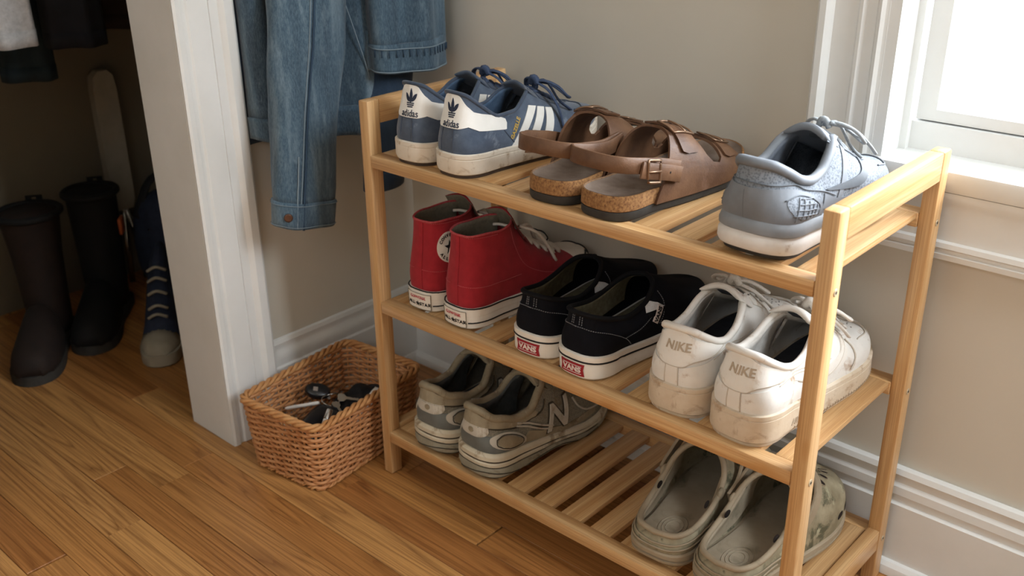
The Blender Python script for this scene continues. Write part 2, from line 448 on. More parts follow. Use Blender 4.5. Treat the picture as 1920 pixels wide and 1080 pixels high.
sash = obj('sash', join(box(WX0+.0225, GX0-.004, SY, SY+.034, WZ0+.036, WZ1), box(GX0-.004, WX1-.05, SY, SY+.034, WZ0+.036, GZ0-.004), box(WX1-.05, WX1-.012, SY, SY+.034, WZ0+.036, WZ1), box(GX0, WX1-.05, SY, SY+.034, WZ1-.04, WZ1)), M_TRIM, win, smooth=False)
obj('glazing_bead', join(prism([(GX0-.004, SY+.001), (GX0+.003, SY+.008), (GX0+.003, SY+.02), (GX0-.004, SY+.02)], 'z', GZ0-.004, WZ1-.04),
    prism([(SY+.001, GZ0-.004), (SY+.008, GZ0+.003), (SY+.02, GZ0+.003), (SY+.02, GZ0-.004)], 'x', GX0-.004, WX1-.05)), M_TRIM, win, smooth=False)
obj('pane', box(GX0-.003, WX1-.046, SY+.014, SY+.018, GZ0-.003, WZ1-.036), M_GLASS, win, smooth=False)
# ------------------------------------------------------------------ shoe rack
RL, RD, RH, RA, RB = 0.70, 0.2816, 0.603, 0.0180, 0.0225
Z1, Z2, Z3, RT = 0.0783, 0.3036, 0.5278, 0.0181
rack = thing('shoe_rack', 'three-tier bamboo shoe rack with slatted shelves against the beige wall', 'shoe rack', (RL/2, RD/2, 0))
def rk(name, x0, x1, y0, y1, z0, z1, axis, bev=0.0016):
    cx, cy, cz = (x0+x1)/2, (y0+y1)/2, (z0+z1)/2
    return obj(name, box(x0-cx, x1-cx, y0-cy, y1-cy, z0-cz, z1-cz, bev, 2), M_BAM[axis], rack, True, 30, (cx-RL/2, cy-RD/2, cz))
for x0 in (0, RL-RA):
    for y0 in (0, RD-RB):
        rk('leg', x0, x0+RA, y0, y0+RB, 0.0002, RH, 2, 0.0022)
    rk('top_rail', x0+.0003, x0+RA-.0003, RB, RD-RB, RH-.034, RH-.0002, 1)
    rk('bottom_rail', x0+.001, x0+RA-.001, RB, RD-RB, Z1-.026, Z1+.006, 1)
for z in (Z1, Z2, Z3):
    rk('front_rail', RA, RL-RA, 0.0005, 0.021, z-RT, z, 0)
    rk('back_rail', RA, RL-RA, 0.258, RD-.0005, z-RT, z, 0)
    gaps = [0.0340+0.3065+0.0505*k for k in range(-5, 7)]
    edges = [RA+.001]+[e for g in gaps for e in (g-.0086, g+.0086)]+[RL-RA-.002]
    for a, b in zip(edges[0::2], edges[1::2]):
        rk('slat', a, b, 0.021, 0.258, z-.0080, z-.0003, 1, 0.0009)
    for xs, sgn in ((RL, 1), (0, -1)):
        for ys in (RB/2, RD-RB/2):
            v, f = lathe([(0.0042, -0.001), (0.0042, 0.0005), (0.0038, 0.0009), (0.0020, 0.0009)], 14)
            v = [(sgn*p[2], p[0], p[1]) for p in v]
            s_ = obj('screw', (v, f), M_SCREW, rack, True, 30, (xs-RL/2, ys-RD/2, z-.011))
            v, f = lathe([(0.0019, 0.0006), (0.0017, 0.0011)], 6); v = [(sgn*p[2], p[0], p[1]) for p in v]
            obj('screw_recess', (v, f), M_SCREWDARK, s_, False)
# ------------------------------------------------------------------ shoe kit
class Shoe:
    """a shoe built heel (y=0) to toe (y=L); lateral side is +x for a right shoe (m=1) and is mirrored for a left one (m=-1)"""
    def __init__(s, name, label, cat, group, loc, rotz, m, L, h, b, waist, tx, n=56, pointy=0.0):
        s.root = thing(name, label, cat, loc, rotz, group); s.m = m; s.L = L; s.h = h; s.n = n
        lat = [(0, 0), (.45*h, .006*L), (.82*h, .04*L), (h, .11*L), (1.0*h, .22*L), (waist*1.06, .40*L), (b*.98, .57*L), (b, .69*L), (b*.90+tx*.1, .82*L), (b*.62+tx*.4, .925*L), (b*.26+tx*.8, .985*L), (tx, L)]
        med = [(0, 0), (-.45*h, .006*L), (-.82*h, .04*L), (-h, .11*L), (-.98*h, .22*L), (-waist*.92, .40*L), (-b*.90, .57*L), (-b*.97, .69*L), (-b*.93+tx*.2, .82*L), (-b*.70+tx*.5, .925*L), (-b*.32+tx*.8, .985*L), (tx, L)]
        A, B = crom(lat, n), crom(med, n)
        for q in (A, B):                       # square the joints at heel and toe
            q[0] = (0, 0); q[-1] = (tx, L)
        s.side = {1: A, -1: B}
        s.loop = np.concatenate([A, B[-2:0:-1]])
        t = np.roll(s.loop, -1, 0)-np.roll(s.loop, 1, 0); t /= np.linalg.norm(t, axis=1)[:, None]
        s.nrm = np.stack([t[:, 1], -t[:, 0]], 1)
        s.toe_shift = lambda y: tx*min(1, max(0, (y/L-.45)/.5))**1.5
        s.bvh = None; s.bvhs = {}
    def emit(s, name, vf, mat, parent=None, smooth=True, sharp=None, tagbvh=None):
        V = np.array(vf[0], float).copy(); F = [tuple(f) for f in vf[1]]
        if tagbvh: s.bvhs[tagbvh] = BVHTree.FromPolygons([tuple(p) for p in V], F)
        if s.m < 0: V[:, 0] *= -1; F = [f[::-1] for f in F]
        return obj(name, (V, F), mat, parent or s.root, smooth, sharp)
    def ring(s, off, zf):
        P = s.loop+s.nrm*(off if np.isscalar(off) else np.array([off_ for off_ in off]))
        return [(p[0], p[1], zf(q[1])) for p, q in zip(P, s.loop)]
    def sole(s, name, rings, mat, sharp=35, tagbvh=None, parent=None):
        """rings from the ground up: (offset, z function)"""
        R = [s.ring(o, (lambda y, z=z: z) if np.isscalar(z) else z) for o, z in rings]
        V, F = loft(R, cap=False); n = len(s.loop); a = s.n
        for base, flip in ((0, True), ((len(R)-1)*n, False)):      # caps as strips across, lateral to medial
            for i in range(a):
                L0, L1 = i, i+1; M0 = (n-i) % n; M1 = n-i-1
                if i == a-1: q = [L0, L1, M0] if M0 != L1 else None
                elif i == 0: q = [0, L1, M1]
                else: q = [L0, L1, M1, M0]
                if q: F.append(tuple(base+k for k in (q if not flip else q[::-1])))
        return s.emit(name, (V, F), mat, parent, True, sharp, tagbvh)
    def upper(s, name, keys, zs, mat, mm=13, inset=0.0, tagbvh='up', emit=True):
        """keys: (s, half opening, y, z, outward pull at top, drop at top, bulge at bottom, rise) by fraction of the outline"""
        K = np.array(keys, float); n = s.n; ss = np.linspace(0, 1, n+1)
        c = [pchip(K[:, 0], K[:, k], ss) for k in range(1, K.shape[1])]
        s.keys = K; s.G = {}
        lp = s.loop-s.nrm*inset
        idx = {1: list(range(n+1)), -1: [(2*n-i) % (2*n) for i in range(n+1)]}
        for sd in (1, -1):
            base = lp[idx[sd]]; bn = s.nrm[idx[sd]]; G = np.zeros((n+1, mm+1, 3))
            for i in range(n+1):
                x, y, z, e2, d2, k1, a1 = (q[i] for q in c)
                B = np.array([base[i][0], base[i][1], zs(s.loop[idx[sd]][i][1])])
                off = s.toe_shift(y) if hasattr(s, 'toe_shift') else 0.0
                T = np.array([sd*x+off, y, z])
                if x < 0.0005: T[0] = off
                o = np.array([bn[i][0], bn[i][1], 0.0])
                h = T[2]-B[2]
                P1 = B+np.array([0, 0, h*a1])+o*k1
                ot = np.array([B[0]-T[0], B[1]-T[1], 0.0]); nn = np.linalg.norm(ot); ot = ot/nn if nn > 1e-6 else o
                P2 = T+ot*e2-np.array([0, 0, d2])
                t = np.linspace(0, 1, mm+1)[:, None]
                G[i] = B*(1-t)**3+3*P1*t*(1-t)**2+3*P2*t*t*(1-t)+T*t**3
            s.G[sd] = G
        s.mm = mm
        V = np.concatenate([s.G[1].reshape(-1, 3), s.G[-1].reshape(-1, 3)]); w = mm+1; o2 = (n+1)*w; F = []
        for i in range(n):
            for j in range(mm):
                F.append((i*w+j, (i+1)*w+j, (i+1)*w+j+1, i*w+j+1))
                F.append((o2+i*w+j, o2+i*w+j+1, o2+(i+1)*w+j+1, o2+(i+1)*w+j))
        bm = bmesh.new(); vs = [bm.verts.new(p) for p in V]
        for f in F: bm.faces.new([vs[k] for k in f])
        bmesh.ops.remove_doubles(bm, verts=bm.verts[:], dist=2e-5)
        vf = bm_out(bm)
        s.bvhs[tagbvh] = BVHTree.FromPolygons(vf[0], vf[1]); s.bvh = s.bvhs[tagbvh]
        return s.emit(name, vf, mat) if emit else None
    def fi(s, frac): return min(s.n, max(0, int(round(frac*s.n))))
    def pt(s, frac, t, sd):
        G = s.G[sd]; a = frac*s.n; i = min(s.n-1, int(a)); f = a-i; b = t*s.mm; j = min(s.mm-1, int(b)); g = b-j
        return (G[i, j]*(1-f)+G[i+1, j]*f)*(1-g)+(G[i, j+1]*(1-f)+G[i+1, j+1]*f)*g
    def s_at_y(s, y, t=1.0, lo=0.1):
        ss = np.linspace(lo, 1, 200); ys = [s.pt(q, t, 1)[1] for q in ss]
        return float(np.interp(y, ys, ss))
    def lining(s, name, frac, th, mat, depth=0.97, parent=None):
        """inner wall of the opening: from the top edge down, th inside the upper"""
        V, F = [], []; k = s.fi(frac)
        rows = [s.mm-q for q in range(int(s.mm*depth)+1)]
        path = [(1, i) for i in range(k, 0, -1)]+[(-1, i) for i in range(0, k+1)]
        for sd, i in path:
            G = s.G[sd]; j0 = len(V)
            V.append(G[i, s.mm])
            for q, j in enumerate(rows):
                du = G[min(s.n, i+1), j]-G[max(0, i-1), j]
                if i == 0: du = s.G[1][1, j]-s.G[-1][1, j]; du = du*(1 if sd == 1 else -1)
                dv = G[i, min(s.mm, j+1)]-G[i, max(0, j-1)]
                nr = np.cross(du, dv)*sd; nr /= max(np.linalg.norm(nr), 1e-9)
                tt = th*(0.75 if q == 0 else 1.0)
                V.append(G[i, j]-nr*tt-np.array([0, 0, 0.0006 if q == 0 else 0]))
        w = len(rows)+1
        for a in range(len(path)-1):
            for j in range(w-1): F.append((a*w+j, a*w+j+1, (a+1)*w+j+1, (a+1)*w+j))
        return s.emit(name, (V, F), mat, parent)
    def collar(s, name, frac, r, mat, sides=8, t=1.0, parent=None, drop=0.0, y_in=0.0):
        k = s.fi(frac); path = [s.pt(i/s.n, t, 1) for i in range(k, 0, -1)]+[s.pt(i/s.n, t, -1) for i in range(0, k+1)]
        P = np.array(path)-np.array([0, 0, drop])
        return s.emit(name, tube(P, r, sides), mat, parent)
    def insole(s, name, off, z, mat, parent=None):
        f = z if callable(z) else (lambda y: z)
        n = len(s.loop); P = s.loop-s.nrm*off
        V = [(p[0], p[1], f(p[1])) for p in P]; F = []
        for i in range(1, s.n-1): F.append((i, i+1, n-i-1, n-i))
        F += [(0, 1, n-1), (s.n-1, s.n, s.n+1)]
        return s.emit(name, (V, F), mat, parent)
    # mapping of flat shapes onto the shoe: u runs round the heel and on along the sides (u>0 on the side facing world +x), v is height
    def wrap(s, bvh=None, r=None):
        bvh = s.bvhs[bvh or 'up']; r = r or s.h; m = s.m; q = r*PI/2
        def f(u, z):
            u = u*m
            if abs(u) <= q:
                a = u/r; d = Vector((math.sin(a), -math.cos(a), 0)); c = Vector((0, r, z))
            else:
                sg = 1 if u > 0 else -1; d = Vector((sg, 0, 0)); c = Vector((0, r+abs(u)-q, z))
            p, nr, _, dist = bvh.ray_cast(c+d*0.3, -d)
            if p is None or dist > 0.3: p, nr, _, _ = bvh.find_nearest(c+d*r)
            if nr.dot(d) < 0: nr = -nr
            return np.array(p), np.array(nr)
        return f
    def top(s, bvh=None):
        bvh = s.bvhs[bvh or 'up']; m = s.m
        def f(x, y):
            p, nr, _, _ = bvh.ray_cast(Vector((x*m, y, 0.4)), Vector((0, 0, -1)))
            if p is None: p, nr, _, _ = bvh.find_nearest(Vector((x*m, y, 0.05)))
            if nr.z < 0: nr = -nr
            return np.array(p), np.array(nr)
        return f
    def yu(s, y, r=None):
        """u of a side point at distance y from the heel"""
        r = r or s.h; return r*PI/2+(y-r)
    def decal(s, name, shapes, mat, mapper=None, th=0.0009, grid=0.004, parent=None, smooth=True):
        vf = shell(shapes, mapper or s.wrap(), th, grid)
        if not len(vf[0]): return None
        return s.emit(name, vf, mat, parent, smooth, 40)
    def line(s, name, polylines, r, mat, mapper=None, sides=5, parent=None, lift=0.0, dash=None):
        """seams and stitches: thin tubes lying on the surface"""
        mapper = mapper or s.wrap(); parts = []
        for pl in polylines:
            P = crom(pl, max(8, 8*len(pl))) if len(pl) > 2 else np.array([np.array(pl[0])*(1-t)+np.array(pl[1])*t for t in np.linspace(0, 1, 9)])
            Q = np.array([(lambda a: a[0]+a[1]*(lift+r*.75))(mapper(*p)) for p in P]); Q = Q
            if dash:
                L = np.concatenate([[0], np.cumsum(np.linalg.norm(np.diff(Q, axis=0), axis=1))]); n = int(L[-1]/dash)
                for k in range(n):
                    t = np.linspace(k*dash, k*dash+dash*0.62, 3)
                    parts.append(tube(np.stack([np.interp(t, L, Q[:, c]) for c in range(3)], 1), r, 4))
            else: parts.append(tube(Q, r, sides))
        return s.emit(name, join(*parts), mat, parent)
    def tongue(s, name, path, width, crown, mat, th=0.004, parent=None, nv=10, lean=0.0, mat2=None):
        """path: (y, z) from the vamp up; width: half width along it"""
        P = crom(path, 14); W = pchip(np.linspace(0, 1, len(width)), width, np.linspace(0, 1, 15)); V = []; F = []
        C = pchip(np.linspace(0, 1, len(crown)), crown, np.linspace(0, 1, 15))
        T = np.gradient(P, axis=0); T /= np.linalg.norm(T, axis=1)[:, None]
        for side in (0, 1):
            for i in range(15):
                for j in range(nv+1):
                    v = -1+2*j/nv; ny, nz = T[i][1], -T[i][0]
                    off = -C[i]*v*v-side*th*(1-abs(v)**6*0.8)
                    V.append((W[i]*v+lean*P[i][0], P[i][0]+ny*off, P[i][1]+nz*off))
        w = nv+1; o = 15*w
        for i in range(14):
            for j in range(nv):
                F.append((i*w+j, i*w+j+1, (i+1)*w+j+1, (i+1)*w+j)); F.append((o+i*w+j, o+(i+1)*w+j, o+(i+1)*w+j+1, o+i*w+j+1))
        for i in range(14):
            for j in (0, nv): F.append((i*w+j, (i+1)*w+j, o+(i+1)*w+j, o+i*w+j))
        for j in range(nv): F.append((14*w+j, 14*w+j+1, o+14*w+j+1, o+14*w+j))
        o_ = s.emit(name, (V, F), mat, parent)
        if mat2:
            o_.data.materials.append(mat2)
            o_.data.polygons.foreach_set('material_index', [1 if (k < 28*nv and k % 2) else 0 for k in range(len(o_.data.polygons))])
        return o_
    def laces(s, name, ys, mat, r=0.0028, flat=0.45, t=0.90, lift=0.005, cross=True, parent=None, side_in=0.0):
        """one bar or crossing per pair of eyelets"""
        parts = []
        fr = [s.s_at_y(y, t) for y in ys]
        for i, f in enumerate(fr):
            a = s.pt(f, t, 1); b = s.pt(fr[i+1] if cross and i+1 < len(fr) else f, t, -1)
            c = s.pt(f, t, -1); d = s.pt(fr[i+1] if cross and i+1 < len(fr) else f, t, 1)
            for k, (p, q) in enumerate(((a, b), (c, d))):
                if not cross and k: break
                mid = (p+q)/2; mid = mid+np.array([0, 0.0, lift+0.0022*k+abs(p[2]-mid[2])*0])
                zt = max(p[2], q[2], mid[2])
                P = crom([p-np.array([0, 0, .004]), p+np.array([0, 0, .0022]), (p*.62+q*.38)+np.array([0, 0, lift*0.85+.002*k]), (p*.38+q*.62)+np.array([0, 0, lift*0.85+.002*k]), q+np.array([0, 0, .0022]), q-np.array([0, 0, .004])], 16)
                parts.append(tube(P, r, 8, flat=flat))
        return s.emit(name, join(*parts), mat, parent)
    def bow(s, name, c, mat, r=0.0028, size=0.035, flat=0.5, ends=0.05, droop=0.022, parent=None, tilt=0.3, face=None):
        """bow knot: two loops, two loose ends and the knot; c is the knot centre"""
        c = np.array(c); parts = []
        for sg in (1, -1):
            S = size*(1.0 if sg > 0 else 0.85)
            P = [c, c+np.array([sg*S*.45, .003, .004]), c+np.array([sg*S*.95, .006+tilt*.02, -.003]), c+np.array([sg*S*1.18, .016+tilt*.02, -droop*.55]), c+np.array([sg*S*.95, .024+tilt*.02, -droop*.62]), c+np.array([sg*S*.45, .016, -.003]), c+np.array([0, .003, .001])]
            parts.append(tube(crom(P, 30), r, 8, flat=flat))
            P = [c+np.array([0, 0, .001]), c+np.array([sg*S*.35, .010, .002]), c+np.array([sg*S*.72, .022, -droop*.8]), c+np.array([sg*S*.82, .022+ends*.35, -droop*1.35])]
            parts.append(tube(crom(P, 18), r*.95, 8, flat=flat))
        kn = [c+np.array([-.006, 0, -.002]), c+np.array([-.003, -.002, .006]), c+np.array([.003, -.002, .006]), c+np.array([.006, 0, -.002])]
        parts.append(tube(crom(kn, 10), r*1.35, 8))
        return s.emit(name, join(*parts), mat, parent)
    def drape(s, name, anchor_sd, pts, mat, r=0.0028, flat=0.5, parent=None):
        return s.emit(name, tube(crom(pts, 24), r, 8, flat=flat), mat, parent)
# ------------------------------------------------------------------ blue suede sneakers
SZ3, SZ2, SZ1 = Z3, Z2, Z1
M_DARKIN = mk('shoe_inside_dark', (52, 54, 60), (40, 42, 48), 80, 0.9)
M_SUEDE = mk('blue_suede', (64, 76, 94), (84, 97, 115), 40, 0.92, (900, 0.35), wear=((140, 150, 164), 24, 0.57, 0.16), sheen=0.3)
M_SUEDE_D = mk('blue_suede_trim', (54, 65, 82), (68, 80, 98), 60, 0.9, (900, 0.3), sheen=0.2)
M_BLUELACE = mk('navy_lace', (52, 64, 88), (66, 80, 106), 400, 0.9, (1500, 0.4))
M_BLUELIN = mk('blue_lining', (58, 78, 102), (72, 92, 116), 120, 0.9, (1200, 0.3))
M_WHLEATHER = mk('white_leather', (228, 226, 220), (236, 234, 229), 40, 0.5, (600, 0.08))
M_OFFSOLE = mk('off_white_rubber', (216, 206, 190), (226, 218, 204), 30, 0.65, (500, 0.12), wear=((172, 152, 126), 48, 0.53, 0.14))
M_NAVYPRINT = mk('navy_print', (30, 40, 62), rough=0.6)
M_GOLD = mk('gold_print', (196, 164, 84), rough=0.45)
M_GUM = mk('dark_outsole', (78, 62, 50), (60, 48, 40), 60, 0.8)
def lens(cx, cy, ln, wd, rot, cut=None):
    P = []
    for k in range(13):
        t = k/12; P.append((wd*math.sin(PI*t)**0.8, ln*(t-.5)))
    for k in range(11, 0, -1):
        t = k/12; P.append((-wd*math.sin(PI*t)**0.8, ln*(t-.5)))
    return xf([P], cx, cy, rot)[0]
def trefoil(cx, cy, s):
    """three leaves above three thin bars"""
    sh = [lens(cx, cy+.30*s, 1.05*s, .17*s, 0), lens(cx-.40*s, cy+.16*s, .86*s, .16*s, .82), lens(cx+.40*s, cy+.16*s, .86*s, .16*s, -.82)]
    for k, w in enumerate((.40, .36, .26)):
        y = cy-(.22+.13*k)*s; sh.append([(cx-w*s, y-.04*s), (cx+w*s, y-.04*s), (cx+w*s, y+.04*s), (cx-w*s, y+.04*s)])
    return sh
def blue_sneaker(m, loc, rotz, label):
    S = Shoe('sneaker', label, 'sneaker', 'blue suede sneakers', loc, rotz, m, .288, .036, .046, .037, -.010)
    L = S.L
    spr = lambda y: .010*max(0, (y/L-.72)/.28)**2
    zs = lambda y: spr(y)+.0325-.007*min(1, max(0, y/L))**1.0
    S.sole('outsole', [(-.006, spr), (-.002, spr), (-.0015, lambda y: spr(y)+.004)], M_GUM)
    S.sole('sole', [(-.0025, lambda y: spr(y)+.0035), (.0005, lambda y: spr(y)+.0055), (.0022, lambda y: spr(y)+.010), (.0022, lambda y: zs(y)-.008), (.0016, lambda y: zs(y)-.0072), (.0016, lambda y: zs(y)-.0066), (.0024, lambda y: zs(y)-.006), (.0022, lambda y: zs(y)-.001), (.0006, zs), (-.006, zs)], M_OFFSOLE, tagbvh='sole')
    K = [(0, 0, .013, .108, .001, .028, .004, .35), (.05, .017, .018, .106, .002, .027, .004, .35), (.13, .027, .040, .088, .003, .02, .004, .4), (.22, .030, .066, .073, .004, .014, .004, .45), (.30, .029, .094, .074, .005, .012, .004, .5), (.37, .024, .118, .088, .007, .010, .004, .5), (.43, .016, .134, .094, .011, .008, .004, .5), (.50, .012, .152, .086, .014, .006, .004, .55), (.58, .010, .178, .073, .018, .004, .004, .6), (.635, .006, .196, .065, .022, .002, .004, .65), (.67, 0, .204, .063, .026, .001, .004, .7), (.80, 0, .232, .056, .026, .0, .004, .75), (.91, 0, .252, .050, .020, 0, .003, .8), (1, 0, .262, .046, .014, 0, .003, .75)]
    S.upper('upper', K, lambda y: zs(y)-.002, M_SUEDE, inset=.0012)
    S.lining('lining', .45, .0045, M_BLUELIN); S.insole('insole', .006, lambda y: zs(y)+.004, M_DARKIN)
    S.collar('collar', .42, .0026, M_SUEDE_D)
    W = S.wrap(); U = S.yu
    tab = [(-.052, .064), (-.036, .072), (-.018, .064), (0, .064), (.018, .064), (.032, .0665), (.048, .060), (U(.072)-.002, .0545), (U(.074), .0545), (U(.0765), .062), (U(.075), .0675), (U(.060), .0745), (.042, .084), (.030, .093), (.020, .1030), (.012, .1062), (0, .1072), (-.012, .1062), (-.020, .1030), (-.030, .093), (-.042, .084), (-U(.060), .0745), (-U(.075), .0675), (-U(.0765), .062), (-U(.074), .0545)]
    tb = S.decal('heel_tab', [tab], M_WHLEATHER, W, .0013, .003)
    S.bvhs['tab'] = S.bvhs['up']
    S.decal('heel_logo', trefoil(.004, .0865, .0185), M_NAVYPRINT, W, .0019, .002, tb)
    S.decal('heel_lettering', xf(text_polys('adidas', .0125, bold=.0001), .004, .0692), M_NAVYPRINT, W, .0019, .002, tb)
    for sd in (1, -1):
        st = []
        for k in range(3):
            y0 = .078+.0285*k
            a = [(U(y0), .0255), (U(y0+.0145), .0255), (U(y0+.055-.013*k), .0735-.004*k), (U(y0+.042-.013*k), .0765-.004*k)]
            S.decal('stripe', [[(sd*p, q) for p, q in (a if sd > 0 else a[::-1])]], M_WHLEATHER, W, .0012, .003)
    tx_ = text_polys('GAZELLE', .0075, bold=.0002)
    S.decal('side_lettering', xf(tx_, U(.0905), .0525, .95), M_GOLD, W, .0008, .002)
    seams = [[(.011, .063), (.011, .034)], [(-.011, .063), (-.011, .034)], [(U(.070), .054), (U(.078), .044), (U(.088), .033)], [(-U(.070), .054), (-U(.078), .044), (-U(.088), .033)]]
    S.line('seam', seams, .0007, M_SUEDE_D, W)
    tp = S.top()
    S.line('toe_seam', [[(-.036-.006*m, .212), (-.028-.006*m, .236), (-.005*m, .246), (.028-.006*m, .236), (.036-.006*m, .212)]], .0011, M_SUEDE_D, tp)
    S.line('toe_seam', [[(-.017-.003*m, .196), (-.010-.005*m, .222), (-.006*m, .230), (.010-.005*m, .222), (.017-.003*m, .196)]], .0008, M_SUEDE_D, tp)
    # eyestay reinforcement
    for sd in (1, -1):
        e = [(sd*x, y) for x, y in ((.013, .146), (.022, .150), (.0235, .168), (.020, .192), (.0125, .198), (.0125, .180))]
        S.decal('eyestay', [e if sd > 0 else e[::-1]], M_SUEDE_D, tp, .0012, .003)
    S.tongue('tongue', [(.196, .064), (.17, .077), (.152, .088), (.136, .099), (.126, .105)], [.014, .018, .021, .023, .021], [.004, .007, .009, .010, .008], M_SUEDE_D, .005)
    S.laces('laces', [.150, .163, .176, .189], M_BLUELACE, .0034, .4, .93, .0065)
    c = S.pt(S.s_at_y(.148), 1, 1)
    S.bow('lace_bow', (0.004*m, .160, .0965), M_BLUELACE, .0036, .034, .5, .06, .030)
    q = U(.155)
    S.drape('lace_end', 1, [(m*.010, .158, .098), (m*.028, .163, .088), (m*.041, .168, .066), (m*.0470, .172, .040)], M_BLUELACE, .0034, .45)
    return S.root
blue_sneaker(-1, (.089, .005, SZ3), 0.05, 'blue suede sneaker with white heel tab, left of its pair beside the left rail')
blue_sneaker(1, (.1675, .003, SZ3), -0.045, 'blue suede sneaker with three white stripes, right of its pair next to the brown sandals')

# ------------------------------------------------------------------ brown leather sandals
M_CORK = mk('cork', (158, 116, 72), (116, 78, 44), 300, 0.85, (700, 0.5), wear=((96, 62, 34), 300, 0.60, 0.06))
M_FOOTBED = mk('worn_suede_footbed', (126, 110, 98), (100, 84, 72), 26, 0.9, (900, 0.2), wear=((78, 64, 54), 16, 0.58, 0.18))
M_BLACKRUB = mk('black_rubber', (48, 46, 44), (58, 56, 52), 60, 0.75, (400, 0.2))
M_BROWN = mk('brown_leather', (84, 56, 37), (108, 77, 54), 34, .5, (420, .25), wear=((136, 106, 88), 22, .60, .2), wear2=((72, 46, 34), 14, .56, .2))
M_BROWNEDGE = mk('brown_leather_inside', (88, 58, 42), (106, 74, 54), 60, 0.85, (700, 0.2))
M_BUCKLE = mk('brass_buckle', (150, 122, 100), rough=0.38, metallic=0.8)
M_HOLE = mk('punched_hole', (28, 18, 14), rough=0.9)
def sandal(m, loc, rotz, label):
    S = Shoe('sandal', label, 'sandal', 'brown leather sandals', loc, rotz, m, .280, .0375, .049, .042, -.008)
    L = S.L
    spr = lambda y: .007*max(0, (y/L-.75)/.25)**2
    S.sole('outsole', [(-.005, spr), (-.001, lambda y: spr(y)+.001), (.0005, lambda y: spr(y)+.004), (.0005, lambda y: spr(y)+.0115), (-.002, lambda y: spr(y)+.012)], M_BLACKRUB)
    zt = lambda y: spr(y)+.0305-.004*min(1, y/L)+.004*math.exp(-((y-.26)/.02)**2)
    S.sole('cork_footbed', [(-.001, lambda y: spr(y)+.0115), (.0008, lambda y: spr(y)+.013), (.0002, lambda y: zt(y)-.002), (-.001, zt), (-.0030, zt), (-.0045, lambda y: zt(y)-.003), (-.006, lambda y: zt(y)-.010)], M_CORK, tagbvh='sole')
    # footbed: shallow dish with a raised rim
    n = len(S.loop); V, F = [], []
    offs = [(.0022, .0004), (.005, -.0022), (.010, -.0042), (.018, -.0056), (.028, -.006)]
    for o, dz in offs: V += [(p[0], p[1], zt(q[1])+dz) for p, q in zip(S.loop-S.nrm*o, S.loop)]
    for r in range(len(offs)-1):
        for i in range(n): F.append((r*n+i, r*n+(i+1) % n, (r+1)*n+(i+1) % n, (r+1)*n+i))
    b = (len(offs)-1)*n
    for i in range(1, S.n-1): F.append((b+i, b+i+1, b+n-i-1, b+n-i))
    S.emit('footbed', (V, F), M_FOOTBED)
    # leather upper: arch over the foot
    ys = np.linspace(0, L, 60)
    latx = np.interp(ys, S.side[1][:, 1], S.side[1][:, 0]); medx = np.interp(ys, S.side[-1][:, 1], S.side[-1][:, 0])
    hk = lambda y: float(pchip([.03, .07, .105, .15, .20, .235, .26], [.070, .078, .076, .060, .040, .030, .025], y))
    def arch(u, y):
        """u -1..1 from the medial edge over the instep to the lateral edge"""
        y = float(y)
        def pos(u, y):
            xl = float(np.interp(y, ys, latx))+.0012; xm = float(np.interp(y, ys, medx))-.0012
            cx = (xl+xm)/2; w = (xl-xm)/2; a = u*PI/2; h = hk(y); z0 = spr(y)+.012
            sx = math.sin(a); sz = math.cos(a)
            return np.array([cx+w*math.copysign(abs(sx)**.72, sx), y, z0+h*abs(sz)**.80])
        e = .01; p = pos(u, y); du = pos(min(1, u+e), y)-pos(max(-1, u-e), y); dv = pos(u, y+.002)-pos(u, y-.002)
        nr = np.cross(dv, du); nr = nr/max(1e-9, np.linalg.norm(nr))
        if nr[2] < 0 and abs(u) < .9: nr = -nr
        if abs(u) >= .9 and nr[0]*u < 0: nr = -nr
        return p, nr
    def half(sg, over):
        P = [(1.0, .060), (.93, .066), (.80, .078), (.66, .082), (.50, .088), (.28, .096), (over, .100), (over, .136), (.25, .139), (.42, .143), (.60, .150), (.70, .160), (.71, .172), (.62, .178), (.45, .178), (.25, .179), (over, .180), (over, .216), (.25, .218), (.45, .222), (.70, .228), (.90, .236), (1.0, .240)]
        P = [(sg*a, b) for a, b in P]
        return P if sg > 0 else P[::-1]
    S.emit('upper_panel', shell([half(1, .0)], arch, .0032, .03, 0), M_BROWN, None, True, 45)
    S.emit('upper_panel', shell([half(-1, -.22)[::1]], arch, .0008, .03, -.0005) if False else shell([[(min(.24, a), b) if a > -.02 else (a, b) for a, b in half(-1, -.0)]], arch, .0026, .03, 0), M_BROWN, None, True, 45)
    S.bvhs['arch'] = None
    lift = lambda d: (lambda u, y: (lambda q: (q[0]+q[1]*d, q[1]))(arch(u, y)))
    for y0, y1, w0, w1 in ((.103, .133, .60, -.18), (.183, .213, .62, -.20)):
        P = smooth_poly([(w0-.03, y0+.002), (w0, (y0+y1)/2), (w0-.03, y1-.002), (.3, y1), (0, y1), (w1, y1-.002), (w1, y0+.002), (0, y0), (.3, y0)], 44)
        st = S.emit('strap', shell([P], lift(.0034), .0026, .03, 0), M_BROWN, None, True, 45)
        for d in (.16, .26, .36):
            S.emit('strap_hole', shell([circle(d-.30, (y0+y1)/2, .018, .0012, 10)], lift(.0034), .0029, .05, 0), M_HOLE, st)
        # rectangular buckle and its prong
        ym = (y0+y1)/2
        fr = [(.02, y0-.002), (.30, y0-.002), (.30, y1+.002), (.02, y1+.002)]
        Q = []
        for (a, b), (c, d) in zip(fr, fr[1:]+fr[:1]):
            for t in np.linspace(0, 1, 6, endpoint=False): Q.append((lambda q: q[0]+q[1]*.0075)(arch(a+(c-a)*t, b+(d-b)*t)))
        pr = [(lambda q: q[0]+q[1]*.0085)(arch(a, ym)) for a in np.linspace(.02, .31, 7)]
